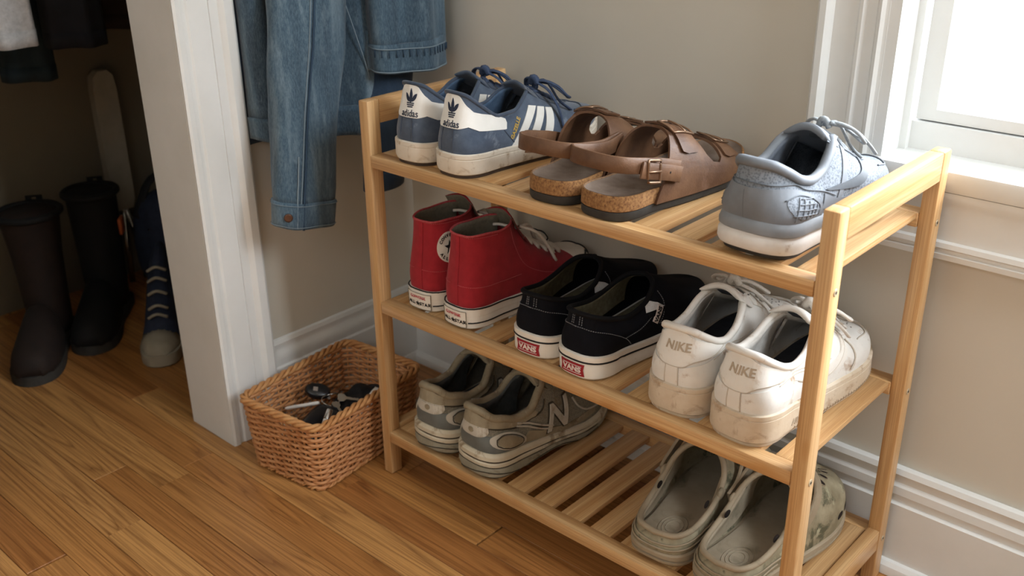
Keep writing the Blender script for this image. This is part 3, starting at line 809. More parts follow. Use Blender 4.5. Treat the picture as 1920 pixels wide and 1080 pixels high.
        S.emit('buckle', join(tube(Q, .0013, 6, True), tube(pr, .0011, 6)), M_BUCKLE)
    # heel strap with its own buckle
    A = crom([(.047, .092, .050), (.0465, .065, .058), (.0455, .030, .066), (.040, .004, .071), (.025, -.008, .073), (0, -.012, .074), (-.025, -.008, .073), (-.040, .004, .071), (-.0455, .030, .066), (-.0465, .065, .062), (-.046, .095, .066)], 60)
    wd = np.tile([0, 0.12, 1.0], (61, 1))
    hs = S.emit('heel_strap', strap(A, wd, .0185, .003), M_BROWN, None, True, 50)
    c = A[int(60*.26)] if m > 0 else A[int(60*.26)]
    B = crom([(.0485, .094, .042), (.0495, .070, .050), (.0500, .045, .057), (.0490, .020, .064)], 20)
    fl = S.emit('strap_flap', strap(B, np.tile([0, .2, 1.0], (21, 1)), .019, .0026), M_BROWN, None, True, 50)
    ctr = np.array([.0515, .040, .0585]); fr = []
    for a, b in ((-.011, -.013), (.011, -.013), (.011, .013), (-.011, .013)): fr.append(ctr+np.array([0, a, b-a*.22]))
    Q = []
    for p, q in zip(fr, fr[1:]+fr[:1]):
        for t in np.linspace(0, 1, 6, endpoint=False): Q.append(p+(q-p)*t)
    S.emit('buckle', join(tube(Q, .0016, 7, True), tube([ctr+np.array([.001, -.012, .002]), ctr+np.array([.0016, .011, -.002])], .0012, 6)), M_BUCKLE)
    hv = []
    for y, z in ((.058, .0535), (.071, .050), (.022, .0632)):
        hv.append(lathe([(.0015, 0), (.0015, .0004)], 10)); v, f = hv[-1]; hv[-1] = ([(.0503+p[2]+(.0002 if y > .03 else -.0006), y+p[0], z+p[1]) for p in v], f)
    S.emit('strap_hole', join(*hv), M_HOLE)
    # stitched rim where leather meets the sole
    return S.root
sandal(-1, (.331, .004, SZ3), 0.045, 'brown leather sandal with cork footbed, left of its pair beside the blue sneakers')
sandal(1, (.4095, .001, SZ3), -0.055, 'brown leather sandal with buckled heel strap facing out, right of its pair')
# ------------------------------------------------------------------ grey running shoe
def mesh_fabric(name, c1, c2, scale, rough=0.85, wear=None):
    t = NT(name); v = t.mapping()
    vo = t.n.new('ShaderNodeTexVoronoi'); vo.inputs['Scale'].default_value = scale; t.l.new(v, vo.inputs['Vector'])
    c = t.ramp(vo.outputs['Distance'], [(0.25, c1), (0.6, c2)])
    c = t.mix(t.math('MULTIPLY', t.noise(v, 20, 4), .35), c, c1)
    if wear: c = t.mix(t.ramp(t.noise(v, wear[1], 6, .65, .4), [(wear[2], (0, 0, 0, 1)), (wear[2]+wear[3], (1, 1, 1, 1))]), c, wear[0])
    t.color(c); t.bump(vo.outputs['Distance'], .35, .0008); t.set(Roughness=rough, Specular_IOR_Level=.3); return t.m
M_GREYMESH = mesh_fabric('grey_knit', (100, 106, 114), (136, 142, 150), 420)
M_GREYSYN = mk('grey_overlay', (110, 115, 122), (122, 127, 134), 30, .6, (700, .1))
M_GREYDARK = mk('grey_dark_overlay', (78, 83, 89), (88, 93, 99), 40, .6)
M_GREYMID = mk('grey_midsole', (122, 126, 131), (132, 136, 141), 40, .6)
M_GREYLINE = mk('grey_seam', (94, 99, 105), rough=.7)
M_WHITEMID = mk('white_foam', (212, 208, 204), (224, 221, 217), 30, .7, (300, .15), wear=((182, 170, 160), 40, .60, .12))
M_GREYLIN = mk('grey_lining', (92, 98, 108), (106, 112, 122), 100, .9, (900, .3))
M_GREYLACE = mk('grey_lace', (140, 146, 150), (160, 166, 170), 500, .85, (1500, .4))
def swoosh(cx, cy, ln, ht, flip=1, rot=0.0):
    P = [(-.55, .10), (-.25, -.08), (.00, -.19), (.22, -.23), (.40, -.14), (.50, .08), (.52, .46), (.47, .47), (.38, .20), (.26, .06), (.0, .03), (-.28, .07)]
    P = [(p*ln*flip, q*ht) for p, q in P]
    if flip < 0: P = P[::-1]
    return xf([smooth_poly(P, 60)], cx, cy, rot)[0]
def running_shoe(m, loc, rotz, label):
    S = Shoe('running_shoe', label, 'running shoe', None, loc, rotz, m, .278, .0425, .051, .041, -.010)
    L = S.L
    spr = lambda y: .014*max(0, (y/L-.68)/.32)**2+.004*max(0, (.04-y)/.04)**2
    th = lambda y: .040-.014*min(1, max(0, (y/L-.15)/.7))
    zs = lambda y: spr(y)+th(y)
    S.sole('outsole', [(-.008, spr), (-.003, spr), (-.001, lambda y: spr(y)+.005), (-.004, lambda y: spr(y)+.006)], M_BLACKRUB)
    S.sole('midsole', [(-.004, lambda y: spr(y)+.0045), (.002, lambda y: spr(y)+.006), (.005, lambda y: spr(y)+.011), (.0045, lambda y: spr(y)+th(y)*.50), (.0020, lambda y: spr(y)+th(y)*.60), (.0016, lambda y: spr(y)+th(y)*.62)], M_WHITEMID, tagbvh='sole')
    S.sole('upper_midsole', [(.001, lambda y: spr(y)+th(y)*.60), (.0042, lambda y: spr(y)+th(y)*.66), (.0044, lambda y: spr(y)+th(y)*.80), (.0022, lambda y: zs(y)-.002), (.0002, zs), (-.006, zs)], M_GREYMID)
    K = [(0, 0, .005, .1035, .006, .022, .006, .4), (.045, .018, .010, .102, .006, .022, .007, .4), (.09, .027, .024, .094, .006, .02, .007, .4), (.15, .033, .042, .083, .006, .018, .007, .45), (.21, .035, .060, .079, .006, .016, .007, .45), (.28, .034, .080, .083, .006, .016, .006, .45), (.36, .030, .104, .100, .008, .014, .006, .5), (.42, .021, .122, .109, .012, .010, .006, .5), (.50, .015, .142, .100, .016, .007, .006, .55), (.58, .012, .168, .084, .021, .004, .006, .6), (.635, .007, .188, .074, .026, .002, .006, .62), (.67, 0, .198, .071, .030, 0, .005, .66), (.80, 0, .226, .061, .030, 0, .004, .75), (.91, 0, .246, .054, .023, 0, .003, .8), (1, 0, .255, .050, .015, 0, .003, .75)]
    S.upper('upper', K, lambda y: zs(y)-.002, M_GREYMESH, inset=.001)
    S.lining('lining', .44, .007, M_GREYLIN); S.insole('insole', .008, lambda y: zs(y)+.004, M_DARKIN)
    S.collar('collar', .41, .0055, M_GREYSYN, drop=.002)
    W = S.wrap(); U = S.yu
    # heel counter, heel saddle and side overlays
    hc = [(-U(.058), .036), (U(.058), .036), (U(.074), .041), (U(.072), .052), (U(.058), .062), (U(.040), .070), (U(.016), .076), (0, .077), (-U(.016), .076), (-U(.040), .070), (-U(.058), .062), (-U(.072), .052), (-U(.074), .041)]
    ct = S.decal('heel_counter', [smooth_poly(hc, 60)], M_GREYSYN, W, .0016, .004)
    S.line('heel_seam', [[(-.004, .040), (-.004, .078)], [(-U(.048), .070), (-.03, .080), (0, .082), (.03, .080), (U(.03), .078), (U(.048), .070), (U(.078), .062), (U(.100), .053)]], .0007, M_GREYLINE, W, lift=.0006)
    for sd in (1, -1):
        tri = smooth_poly([(sd*U(.014), .064), (sd*U(.030), .0665), (sd*U(.050), .060), (sd*U(.064), .050), (sd*U(.062), .0425), (sd*U(.040), .0425), (sd*U(.022), .050)], 40)
        pa = S.decal('heel_panel', [tri], M_GREYMESH, W, .0024, .004)
        S.line('panel_edge', [[(sd*U(.012), .065), (sd*U(.030), .0675), (sd*U(.050), .0615), (sd*U(.0655), .051), (sd*U(.0635), .0415)]], .0008, M_GREYLINE, W, lift=.0016, parent=pa)
        cr_ = []
        for k in range(5):
            cr_.append([(sd*U(.022+.008*k), .0435+.000*k), (sd*U(.030+.0075*k), .0655-.003*k)])
        for k in range(4):
            cr_.append([(sd*U(.020+.004*k), .050+.0045*k), (sd*U(.060-.002*k), .044+.0055*k)])
        S.line('panel_lattice', cr_, .0006, M_GREYSYN, W, lift=.0026, parent=pa)
        S.decal('swoosh', [swoosh(sd*U(.128), .062, .085, .040, sd, sd*.06)], M_GREYDARK, W, .0016, .004)
        sa = [(sd*U(.104), .047), (sd*U(.112), .047), (sd*U(.134), .093), (sd*U(.126), .099)]
        S.decal('saddle', [sa if sd > 0 else sa[::-1]], M_GREYSYN, W, .0011, .004)
        sb = [(sd*U(.074), .044), (sd*U(.100), .040), (sd*U(.150), .038), (sd*U(.150), .043), (sd*U(.104), .049), (sd*U(.078), .060)]
        S.decal('side_overlay', [sb if sd > 0 else sb[::-1]], M_GREYSYN, W, .0012, .004)
    tp = S.top()
    for sd in (1, -1):
        e = [(sd*x, y) for x, y in ((.018, .130), (.029, .134), (.031, .160), (.026, .192), (.010, .202), (.0125, .180), (.0150, .158))]
        S.decal('eyestay', [e if sd > 0 else e[::-1]], M_GREYSYN, tp, .0014, .004)
    S.line('toe_seam', [[(-.040-.006*m, .214), (-.032-.006*m, .246), (-.006*m, .262), (.032-.006*m, .246), (.040-.006*m, .214)]], .0012, M_GREYSYN, tp)
    S.tongue('tongue', [(.190, .073), (.162, .090), (.138, .106), (.118, .118), (.108, .122)], [.015, .020, .026, .030, .026], [.004, .007, .012, .016, .014], M_GREYSYN, .008)
    S.decal('tongue_tag', [[(-.010, .118), (.010, .118), (.008, .130), (-.008, .130)]], M_GREYDARK, lambda x, y: (np.array([x*m, y, .1205-(y-.118)*.75-.0105-5*x*x]), np.array([0, -.6, -.8])), .0008, .01)
    S.laces('laces', [.136, .150, .163, .176, .189], M_GREYLACE, .0026, .6, .93, .007)
    S.bow('lace_bow', (0.0, .142, .1125), M_GREYLACE, .0026, .032, .7, .06, .030)
    S.drape('lace_end', 1, [(m*.008, .140, .117), (m*.026, .160, .108), (m*.034, .182, .090), (m*.038, .196, .076)], M_GREYLACE, .0026, .7)
    return S.root
running_shoe(1, (.597, .010, SZ3), -0.045, 'grey mesh running shoe with white foam sole at the right end of the top shelf')

# ------------------------------------------------------------------ red canvas high-tops
M_RED = mk('red_canvas', (150, 24, 36), (166, 32, 44), 60, .85, (1400, .4), sheen=.1)
M_REDEDGE = mk('red_binding', (176, 62, 70), (190, 90, 94), 300, .8)
M_HTLIN = mk('canvas_lining', (120, 112, 96), (136, 128, 110), 200, .9, (1400, .4))
M_RUBWHITE = mk('white_rubber', (224, 216, 204), (232, 226, 216), 30, .5, (200, .05), wear=((196, 182, 162), 40, .62, .12))
M_BLACK = mk('black_print', (26, 25, 26), rough=.6)
M_HTLACE = mk('white_cotton_lace', (214, 206, 194), (228, 222, 212), 500, .9, (1500, .5))
M_STITCHRED = mk('red_stitch', (196, 92, 96), rough=.8)
M_EYELET = mk('eyelet_metal', (176, 172, 164), rough=.35, metallic=.9)
def high_top(m, loc, rotz, label):
    S = Shoe('high_top', label, 'high-top sneaker', 'red canvas high-tops', loc, rotz, m, .275, .0345, .0445, .036, -.008)
    L = S.L
    spr = lambda y: .008*max(0, (y/L-.75)/.25)**2
    zs = lambda y: spr(y)+.033-.004*min(1, y/L)
    so = S.sole('sole', [(-.005, spr), (-.001, lambda y: spr(y)+.001), (.0016, lambda y: spr(y)+.0035), (.0018, lambda y: spr(y)+.012), (.0022, lambda y: spr(y)+.0125), (.0022, lambda y: spr(y)+.021), (.0026, lambda y: spr(y)+.0215), (.0024, lambda y: zs(y)-.001), (.0006, zs), (-.005, zs)], M_RUBWHITE, tagbvh='sole')
    SW = S.wrap('sole'); U = S.yu
    S.line('foxing_stripe', [[(.022, .0115), (U(.05), .0115), (U(.12), .0115), (U(.20), .0112), (U(.250), .013)], [(-.022, .0115), (-U(.05), .0115), (-U(.12), .0115), (-U(.20), .0112), (-U(.250), .013)]], .0010, M_BLACK, SW)
    S.line('foxing_edge', [[(u, zs(abs(u))-.0005) for u in (-U(.25), -U(.15), -U(.05), -.02, 0, .02, U(.05), U(.15), U(.25))]], .0011, M_BLACK, SW, lift=-.0002)
    K = [(0, 0, .008, .136, .0, .045, .004, .3), (.06, .018, .014, .135, .001, .045, .005, .3), (.15, .028, .036, .136, .002, .04, .005, .32), (.26, .030, .062, .134, .003, .035, .004, .35), (.36, .024, .088, .136, .004, .03, .004, .4), (.42, .015, .100, .137, .007, .022, .004, .45), (.48, .012, .118, .112, .011, .015, .004, .5), (.56, .011, .150, .084, .016, .008, .004, .55), (.64, .009, .184, .065, .022, .003, .004, .6), (.69, .005, .204, .058, .026, .001, .004, .65), (.72, 0, .210, .056, .027, 0, .004, .68), (.83, 0, .232, .050, .026, 0, .004, .75), (.92, 0, .249, .046, .020, 0, .003, .8), (1, 0, .258, .043, .014, 0, .003, .78)]
    S.upper('upper', K, lambda y: zs(y)-.002, M_RED, inset=.0014, mm=16)
    S.lining('lining', .42, .0022, M_HTLIN, .85); S.insole('insole', .005, lambda y: zs(y)+.003, M_HTLIN)
    S.collar('collar_binding', .42, .0016, M_REDEDGE)
    W = S.wrap(); tp = S.top()
    S.decal('heel_strip', [[(-.0065, .034), (.0065, .034), (.0065, .136), (-.0065, .136)]], M_RED, W, .0010, .004)
    S.line('stitching', [[(-.0058, .035), (-.0058, .135)], [(.0058, .035), (.0058, .135)], [(-U(.1), .060), (-U(.05), .061), (-.02, .064), (-.0065, .0645)], [(.0065, .0645), (.02, .064), (U(.05), .061), (U(.1), .060)],
        [(U(.086), .130), (U(.090), .105), (U(.104), .074), (U(.130), .056), (U(.160), .046), (U(.19), .042)], [(-U(.086), .130), (-U(.090), .105), (-U(.104), .074), (-U(.130), .056), (-U(.160), .046), (-U(.19), .042)]], .0005, M_STITCHRED, W, dash=.0028)
    S.line('stitching', [[(-U(.06), .1305), (-.03, .1325), (0, .1345), (.03, .1325), (U(.06), .1305)]], .0005, M_STITCHRED, W, dash=.0028)
    # heel label on the rubber
    lb = S.decal('heel_label', [[(-.020, .0045), (.020, .0045), (.020, .0285), (-.020, .0285)]], M_RUBWHITE, SW, .0016, .003)
    S.line('label_edge', [[(-.020, .0045), (.020, .0045)], [(-.020, .0285), (.020, .0285)], [(.020, .0045), (.020, .0285)], [(-.020, .0045), (-.020, .0285)]], .0005, M_HTLIN, SW, lift=.0014, parent=lb)
    S.decal('label_lettering', xf(text_polys('CONVERSE', .0052), 0, .0225), mk('red_print', (150, 70, 64), rough=.7) if False else M_STITCHRED, SW, .0021, .003, lb)
    S.decal('label_lettering', xf(text_polys('ALL', .0072, bold=.0001), -.0112, .0125)+[star(0, .0125, .0042)]+xf(text_polys('STAR', .0072, bold=.0001), .0118, .0125), M_BLACK, SW, .0021, .003, lb)
    # round patch on the inner ankle
    sg = -m
    pc = (sg*U(.034), .096)
    pt_ = S.decal('ankle_patch', [circle(pc[0], pc[1], .0225, None, 32)], M_RUBWHITE, W, .0012, .004)
    S.decal('patch_star', [star(pc[0], pc[1], .0105)], M_BLACK, W, .0020, .003, pt_)
    sh = []
    for word, a0, rad, rev in (('CONVERSE', 1.05, .0172, 1), ('ALL STAR', 1.05, .0178, -1)):
        for k, ch in enumerate(word):
            if ch == ' ': continue
            if rev > 0: a = PI/2+a0-2*a0*k/7; sh += xf(text_polys(ch, .0062, bold=.0002), pc[0]+rad*math.cos(a), pc[1]+rad*math.sin(a), a-PI/2)
            else: a = -PI/2-a0+2*a0*k/7; sh += xf(text_polys(ch, .0062, bold=.0002), pc[0]+rad*math.cos(a), pc[1]+rad*math.sin(a), a+PI/2)
    S.decal('patch_lettering', sh, M_BLACK, W, .0019, .003, pt_)
    # rubber toe cap
    cap = smooth_poly([(-.041, .226), (-.030, .224), (-.012, .218), (-.004, .217), (.010, .219), (.027, .224), (.038, .228), (.042, .262), (.02, .285), (-.02, .285), (-.044, .262)], 60)
    cap = [(p*m, q) for p, q in cap]; cap = cap if m > 0 else cap[::-1]
    G1, G2 = S.G[1], S.G[-1]
    def capgrid():
        V, F = [], []; w = S.mm+1
        for sd in (1, -1):
            o = len(V); k0 = S.fi(.755)
            for i in range(k0, S.n+1):
                for j in range(w):
                    du = S.G[sd][min(S.n, i+1), j]-S.G[sd][i-1, j]; dv = S.G[sd][i, min(S.mm, j+1)]-S.G[sd][i, max(0, j-1)]
                    nr = np.cross(du, dv)*sd; l = np.linalg.norm(nr); nr = nr/l if l > 1e-9 else np.array([0, 0, 1.])
                    if i == S.n: nr = np.array([0, .8*(1-j/S.mm)+.1, .2+.7*j/S.mm])
                    if j == S.mm: nr = np.array([0, 0, 1.])
                    V.append(S.G[sd][i, j]+nr*(.0022 if i > k0 else 0))
            for i in range(S.n-k0):
                for j in range(w-1):
                    q = (o+i*w+j, o+(i+1)*w+j, o+(i+1)*w+j+1, o+i*w+j+1); F.append(q if sd > 0 else q[::-1])
        return V, F
    S.emit('toe_cap', capgrid(), M_RUBWHITE)
    S.sole('toe_bumper', [(.002, lambda y: spr(y)+.012), (.0022, lambda y: spr(y)+.013)], M_RUBWHITE) if False else None
    edge = [(-.036, .262), (-.030, .271), (-.008, .279), (.022, .271), (.031, .262)]
    S.line('toe_stripe', [[(p*m, q-.014) for p, q in edge]], .0012, M_BLACK, tp, lift=.0022)
    # tongue, eyelets, laces
    S.tongue('tongue', [(.205, .057), (.170, .074), (.140, .096), (.115, .122), (.100, .148), (.096, .152)], [.012, .016, .020, .024, .027, .025], [.003, .005, .008, .010, .011, .010], M_RED, .003, mat2=M_HTLIN)
    ey = []
    ysl = [.104, .118, .134, .150, .167, .184, .200]
    for y in ysl:
        f = S.s_at_y(y, .84)
        for sd in (1, -1):
            p = S.pt(f, .84, sd); q = S.pt(f, .74, sd); d = (p-q)/np.linalg.norm(p-q)
            P, N = S.bvhs['up'].find_nearest(Vector(p))[:2]; N = np.array(N); N = N if N[0]*sd > 0 or N[2] > 0.5 else -N
            e1 = d; e2 = np.cross(N, d)
            ey.append(tube([p+N*.0004+.0027*(math.cos(a)*e1+math.sin(a)*e2) for a in np.linspace(0, 2*PI, 10, endpoint=False)], .0009, 5, True))
    S.emit('eyelets', join(*ey), M_EYELET)
    S.laces('laces', ysl[1:], M_HTLACE, .0038, .6, .84, .008)
    S.drape('lace_end', 1, [(m*.018, .112, .124), (m*.030, .134, .112), (m*.030, .156, .088), (m*.034, .172, .058)], M_HTLACE, .0032, .7)
    S.drape('lace_end', 1, [(m*.016, .114, .122), (m*.010, .140, .116), (m*-.004, .166, .086), (m*-.012, .184, .072)], M_HTLACE, .0032, .7)
    S.drape('lace_aglet', 1, [(-m*.010, .088, .126), (-m*.002, .092, .127), (m*.008, .097, .126), (m*.016, .102, .124)], M_HTLACE, .0026, .8)
    return S.root
high_top(-1, (.082, .020, SZ2), 0.04, 'red canvas high-top with round star patch showing, left of its pair on the middle shelf')
high_top(1, (.159, .015, SZ2), -0.04, 'red canvas high-top with white laces hanging, right of its pair beside the black slip-ons')

# ------------------------------------------------------------------ black slip-ons
M_BLKCANVAS = mk('black_canvas', (10, 11, 17), (15, 16, 23), 80, .95, (1400, .3), spec=.2)
M_BLKTRIM = mk('black_collar', (9, 10, 14), rough=.85, spec=.25)
M_SLIPLIN = mk('olive_lining', (92, 86, 66), (112, 106, 84), 140, .9, (900, .3))
M_STITCHGREY = mk('grey_stitch', (120, 122, 126), rough=.8)
M_REDTAB = mk('red_rubber_tab', (150, 26, 40), rough=.5)
M_PRINTWHITE = mk('white_print', (226, 214, 208), rough=.6)
M_GORE = mk('white_elastic', (206, 206, 206), (226, 226, 226), 700, .85, (1200, .4))
def slip_on(m, loc, rotz, label):
    S = Shoe('slip_on', label, 'slip-on shoe', 'black slip-ons', loc, rotz, m, .276, .0370, .045, .0395, -.008)
    L = S.L
    spr = lambda y: .006*max(0, (y/L-.75)/.25)**2
    zs = lambda y: spr(y)+.035-.005*min(1, y/L)-.003*math.sin(PI*min(1, y/L))
    S.sole('sole', [(-.004, spr), (-.0005, lambda y: spr(y)+.001), (.0020, lambda y: spr(y)+.004), (.0026, lambda y: zs(y)-.0095), (.0020, lambda y: zs(y)-.0085), (.0030, lambda y: zs(y)-.0075), (.0030, lambda y: zs(y)-.001), (.0008, zs), (-.005, zs)], M_RUBWHITE, tagbvh='sole')
    SW = S.wrap('sole'); U = S.yu
    us = (-U(.25), -U(.2), -U(.15), -U(.1), -U(.05), -.02, 0, .02, U(.05), U(.1), U(.15), U(.2), U(.25))
    yo = lambda u: max(0.0, S.h+abs(u)-S.h*PI/2)
    S.line('foxing_stripe', [[(u, zs(yo(u))-.0085) for u in us]], .0011, M_BLACK, SW, lift=.0002)
    K = [(0, 0, .006, .087, .002, .02, .004, .4), (.06, .020, .013, .085, .002, .02, .005, .4), (.15, .030, .038, .077, .003, .014, .005, .42), (.25, .033, .068, .072, .004, .011, .005, .45), (.34, .032, .098, .077, .007, .010, .005, .5), (.41, .027, .120, .087, .012, .007, .005, .55), (.46, .018, .134, .094, .018, .004, .005, .6), (.505, .006, .142, .0955, .026, .001, .005, .65), (.53, 0, .145, .0955, .030, 0, .005, .66), (.66, 0, .185, .079, .032, 0, .005, .7), (.80, 0, .222, .064, .030, 0, .005, .75), (.91, 0, .246, .056, .024, 0, .004, .78), (1, 0, .258, .052, .016, 0, .003, .74)]
    S.upper('upper', K, lambda y: zs(y)-.002, M_BLKCANVAS, inset=.001)
    S.lining('lining', .53, .004, M_SLIPLIN, .9); S.insole('insole', .007, lambda y: zs(y)+.003, M_SLIPLIN)
    S.collar('collar', .53, .0034, M_BLKTRIM)
    W = S.wrap(); tp = S.top()
    st = []
    for sd in (1, -1):
        st += [[(sd*.005, .086), (sd*.005, .070)], [(sd*.009, .0855), (sd*.009, .070)], [(0, .070), (sd*.02, .068), (sd*U(.03), .060), (sd*U(.056), .046), (sd*U(.068), .034)],
               [(sd*U(.056), .046), (sd*U(.085), .050), (sd*U(.110), .062)], [(sd*U(.128), .086), (sd*U(.132), .072), (sd*U(.128), .056), (sd*U(.118), .044)]]
    S.line('stitching', st, .0006, M_STITCHGREY, W, dash=.003, lift=.0003)
    for sd in (1, -1):                           # white elastic gore under the vamp edge and the side label
        g = [(sd*U(.098), .0665), (sd*U(.131), .067), (sd*U(.120), .0745), (sd*U(.109), .0785), (sd*U(.100), .0755)]
        S.decal('elastic_gore', [g if sd > 0 else g[::-1]], M_GORE, W, .0012, .003)
        bk = [(sd*U(.100), .060), (sd*U(.126), .058), (sd*U(.134), .0665), (sd*U(.100), .0655)]
        S.decal('gore_trim', [bk if sd > 0 else bk[::-1]], M_BLKTRIM, W, .0014, .003)
        if sd == m:
            c = (sd*U(.117), .060)
            q = xf([[(-.0115, -.0048), (.0115, -.0048), (.0115, .0048), (-.0115, .0048)]], c[0], c[1], sd*.95)
            tg = S.decal('side_label', q, M_PRINTWHITE, W, .0022, .003)
            S.decal('label_lettering', xf(text_polys('VANS', .0082, bold=.0003), c[0], c[1], sd*.95), M_BLACK, W, .0028, .003, tg)
    tb = S.decal('heel_tab', [[(-.017, .006), (.017, .006), (.0155, .0145), (.017, .0225), (-.017, .0225), (-.0155, .0145)]], M_REDTAB, SW, .0014, .003)
    S.decal('tab_lettering', xf(text_polys('VANS', .0098, bold=.0003, sx=1.05), 0, .0142), M_PRINTWHITE, SW, .0021, .003, tb)
    S.line('tab_frame', [[(-.0135, .009), (.0135, .009)], [(-.0135, .0195), (.0135, .0195)]], .0004, M_PRINTWHITE, SW, lift=.0014, parent=tb)
    return S.root
slip_on(-1, (.295, .016, SZ2), 0.04, 'black canvas slip-on with white sole, left of its pair beside the red high-tops')
slip_on(1, (.373, .012, SZ2), -0.04, 'black canvas slip-on with white side label, right of its pair on the shelf')
# ------------------------------------------------------------------ white leather sneakers
M_WL = mk('worn_white_leather', (222, 219, 213), (232, 230, 225), 25, .5, (260, .18), wear=((160, 126, 92), 24, .555, .14))
M_WLB = mk('white_leather_overlay', (224, 219, 211), (234, 230, 223), 25, .5, (300, .12), wear=((178, 150, 118), 26, .56, .16))
M_WSOLE = mk('dirty_white_sole', (200, 182, 158), (214, 200, 180), 30, .65, (300, .15), wear=((146, 112, 80), 38, .52, .18))
M_WEDGE = mk('white_leather_edge', (196, 186, 172), rough=.7)
M_TANPRINT = mk('tan_embroidery', (180, 164, 144), rough=.8)
M_WLIN = mk('white_lining', (196, 192, 186), (212, 208, 202), 120, .9, (900, .3), wear=((120, 112, 104), 20, .6, .15))
M_WLACE = mk('off_white_lace', (206, 200, 190), (220, 214, 206), 500, .9, (1500, .4))
M_PERF = mk('perforation', (90, 84, 78), rough=.9)
def white_sneaker(m, loc, rotz, label):
    S = Shoe('leather_sneaker', label, 'sneaker', 'white leather sneakers', loc, rotz, m, .288, .0395, .0485, .042, -.009)
    L = S.L
    spr = lambda y: .008*max(0, (y/L-.75)/.25)**2
    zs = lambda y: spr(y)+.041-.011*min(1, max(0, (y/L-.1)/.8))
    S.sole('outsole', [(-.004, spr), (.000, spr), (.001, lambda y: spr(y)+.004), (-.002, lambda y: spr(y)+.0045)], M_WSOLE)
    S.sole('midsole', [(-.001, lambda y: spr(y)+.0035), (.0030, lambda y: spr(y)+.006), (.0038, lambda y: spr(y)+.010), (.0034, lambda y: zs(y)-.008), (.0028, lambda y: zs(y)-.0074), (.0028, lambda y: zs(y)-.0068), (.0036, lambda y: zs(y)-.006), (.0034, lambda y: zs(y)-.001), (.0010, zs), (-.006, zs)], M_WSOLE, tagbvh='sole')
    SW = S.wrap('sole'); U = S.yu
    K = [(0, 0, .009, .111, .002, .024, .006, .4), (.045, .018, .013, .109, .003, .024, .006, .4), (.09, .027, .026, .100, .004, .02, .006, .42), (.15, .033, .046, .089, .005, .018, .006, .42), (.21, .034, .064, .085, .005, .016, .006, .45), (.28, .033, .086, .089, .006, .014, .006, .48), (.36, .029, .110, .105, .009, .012, .006, .5), (.42, .020, .128, .114, .013, .010, .006, .5), (.50, .015, .152, .106, .017, .006, .006, .55), (.58, .012, .180, .087, .022, .003, .006, .6), (.64, .007, .202, .076, .028, .001, .006, .65), (.67, 0, .208, .074, .031, 0, .006, .68), (.80, 0, .238, .064, .032, 0, .005, .75), (.91, 0, .260, .056, .024, 0, .004, .8), (1, 0, .269, .052, .016, 0, .003, .75)]
    S.upper('upper', K, lambda y: zs(y)-.002, M_WL, inset=.001)
    S.lining('lining', .44, .0065, M_WLIN); S.insole('insole', .008, lambda y: zs(y)+.004, M_DARKIN)
    S.collar('collar', .41, .0045, M_WLB, drop=.001)
    W = S.wrap(); tp = S.top()
    hp = [(-U(.056), .076), (-U(.036), .074), (-.026, .0735), (-.014, .067), (0, .0655), (.014, .067), (.026, .0735), (U(.036), .074), (U(.056), .076), (U(.050), .083), (U(.034), .0895), (.028, .098), (.014, .1055), (0, .107), (-.014, .1055), (-.028, .098), (-U(.034), .0895), (-U(.050), .083)]
    ht = S.decal('heel_tab', [smooth_poly(hp, 60)], M_WLB, W, .0018, .003)
    S.decal('heel_lettering', xf(text_polys('NIKE', .0145, shear=.12, bold=.0003, sx=1.1), .004, .0885), M_TANPRINT, W, .0026, .002, ht)
    S.line('tab_edge', [[(-U(.056), .0815), (-U(.036), .0755), (-.026, .073), (-.014, .0665), (0, .065), (.014, .0665), (.026, .073), (U(.036), .0755), (U(.056), .0815)]], .0008, M_WEDGE, W, lift=.0008)
    bs = S.decal('back_strip', [[(-.0085, .041), (.0085, .041), (.0075, .066), (-.0075, .066)]], M_WLB, W, .0016, .004)
    S.line('strip_edge', [[(-.0088, .041), (-.0078, .0655)], [(.0088, .041), (.0078, .0655)]], .0008, M_WEDGE, W, lift=.0008, parent=bs)
    for sd in (1, -1):
        f = [(sd*.0095, .0405), (sd*.0088, .064), (sd*.022, .0675), (sd*U(.035), .072), (sd*U(.060), .0765), (sd*U(.090), .0735), (sd*U(.100), .060), (sd*U(.106), .040)]
        fx = S.decal('foxing_panel', [f if sd > 0 else f[::-1]], M_WL, W, .0012, .004)
        S.line('panel_edge', [[(sd*U(.030), .0735), (sd*U(.060), .0772), (sd*U(.092), .0742), (sd*U(.125), .0745)], [(sd*U(.030), .0705), (sd*U(.060), .0742), (sd*U(.094), .0705), (sd*U(.130), .0705)]], .0006, M_WEDGE, W, lift=.001, parent=fx)
        S.decal('swoosh', [swoosh(sd*U(.118), .064, .105, .050, sd, sd*.02)], M_WLB, W, .0020, .004)
        S.line('swoosh_edge', [[(sd*(U(.118)+p*.105), .064+q*.050) for p, q in ((-.5, .02), (-.2, -.2), (0, -.24), (.22, -.14), (.42, .12), (.56, .46))]], .0006, M_WEDGE, W, lift=.0014)
        v = [(sd*U(.176), .040), (sd*U(.186), .052), (sd*U(.186), .064), (sd*U(.178), .074)]
        S.line('vamp_edge', [v], .0010, M_WEDGE, W, lift=.0004)
        e = [(sd*x, y) for x, y in ((.017, .138), (.028, .142), (.031, .170), (.026, .205), (.010, .214), (.013, .192), (.0155, .168))]
        S.decal('eyestay', [e if sd > 0 else e[::-1]], M_WLB, tp, .0016, .004)
    S.line('toe_seam', [[(-.042-.006*m, .212), (-.035-.006*m, .246), (-.018-.006*m, .259), (-.007*m, .262), (.018-.006*m, .259), (.034-.006*m, .246), (.041-.006*m, .212)]], .0010, M_WEDGE, tp)
    pf = []
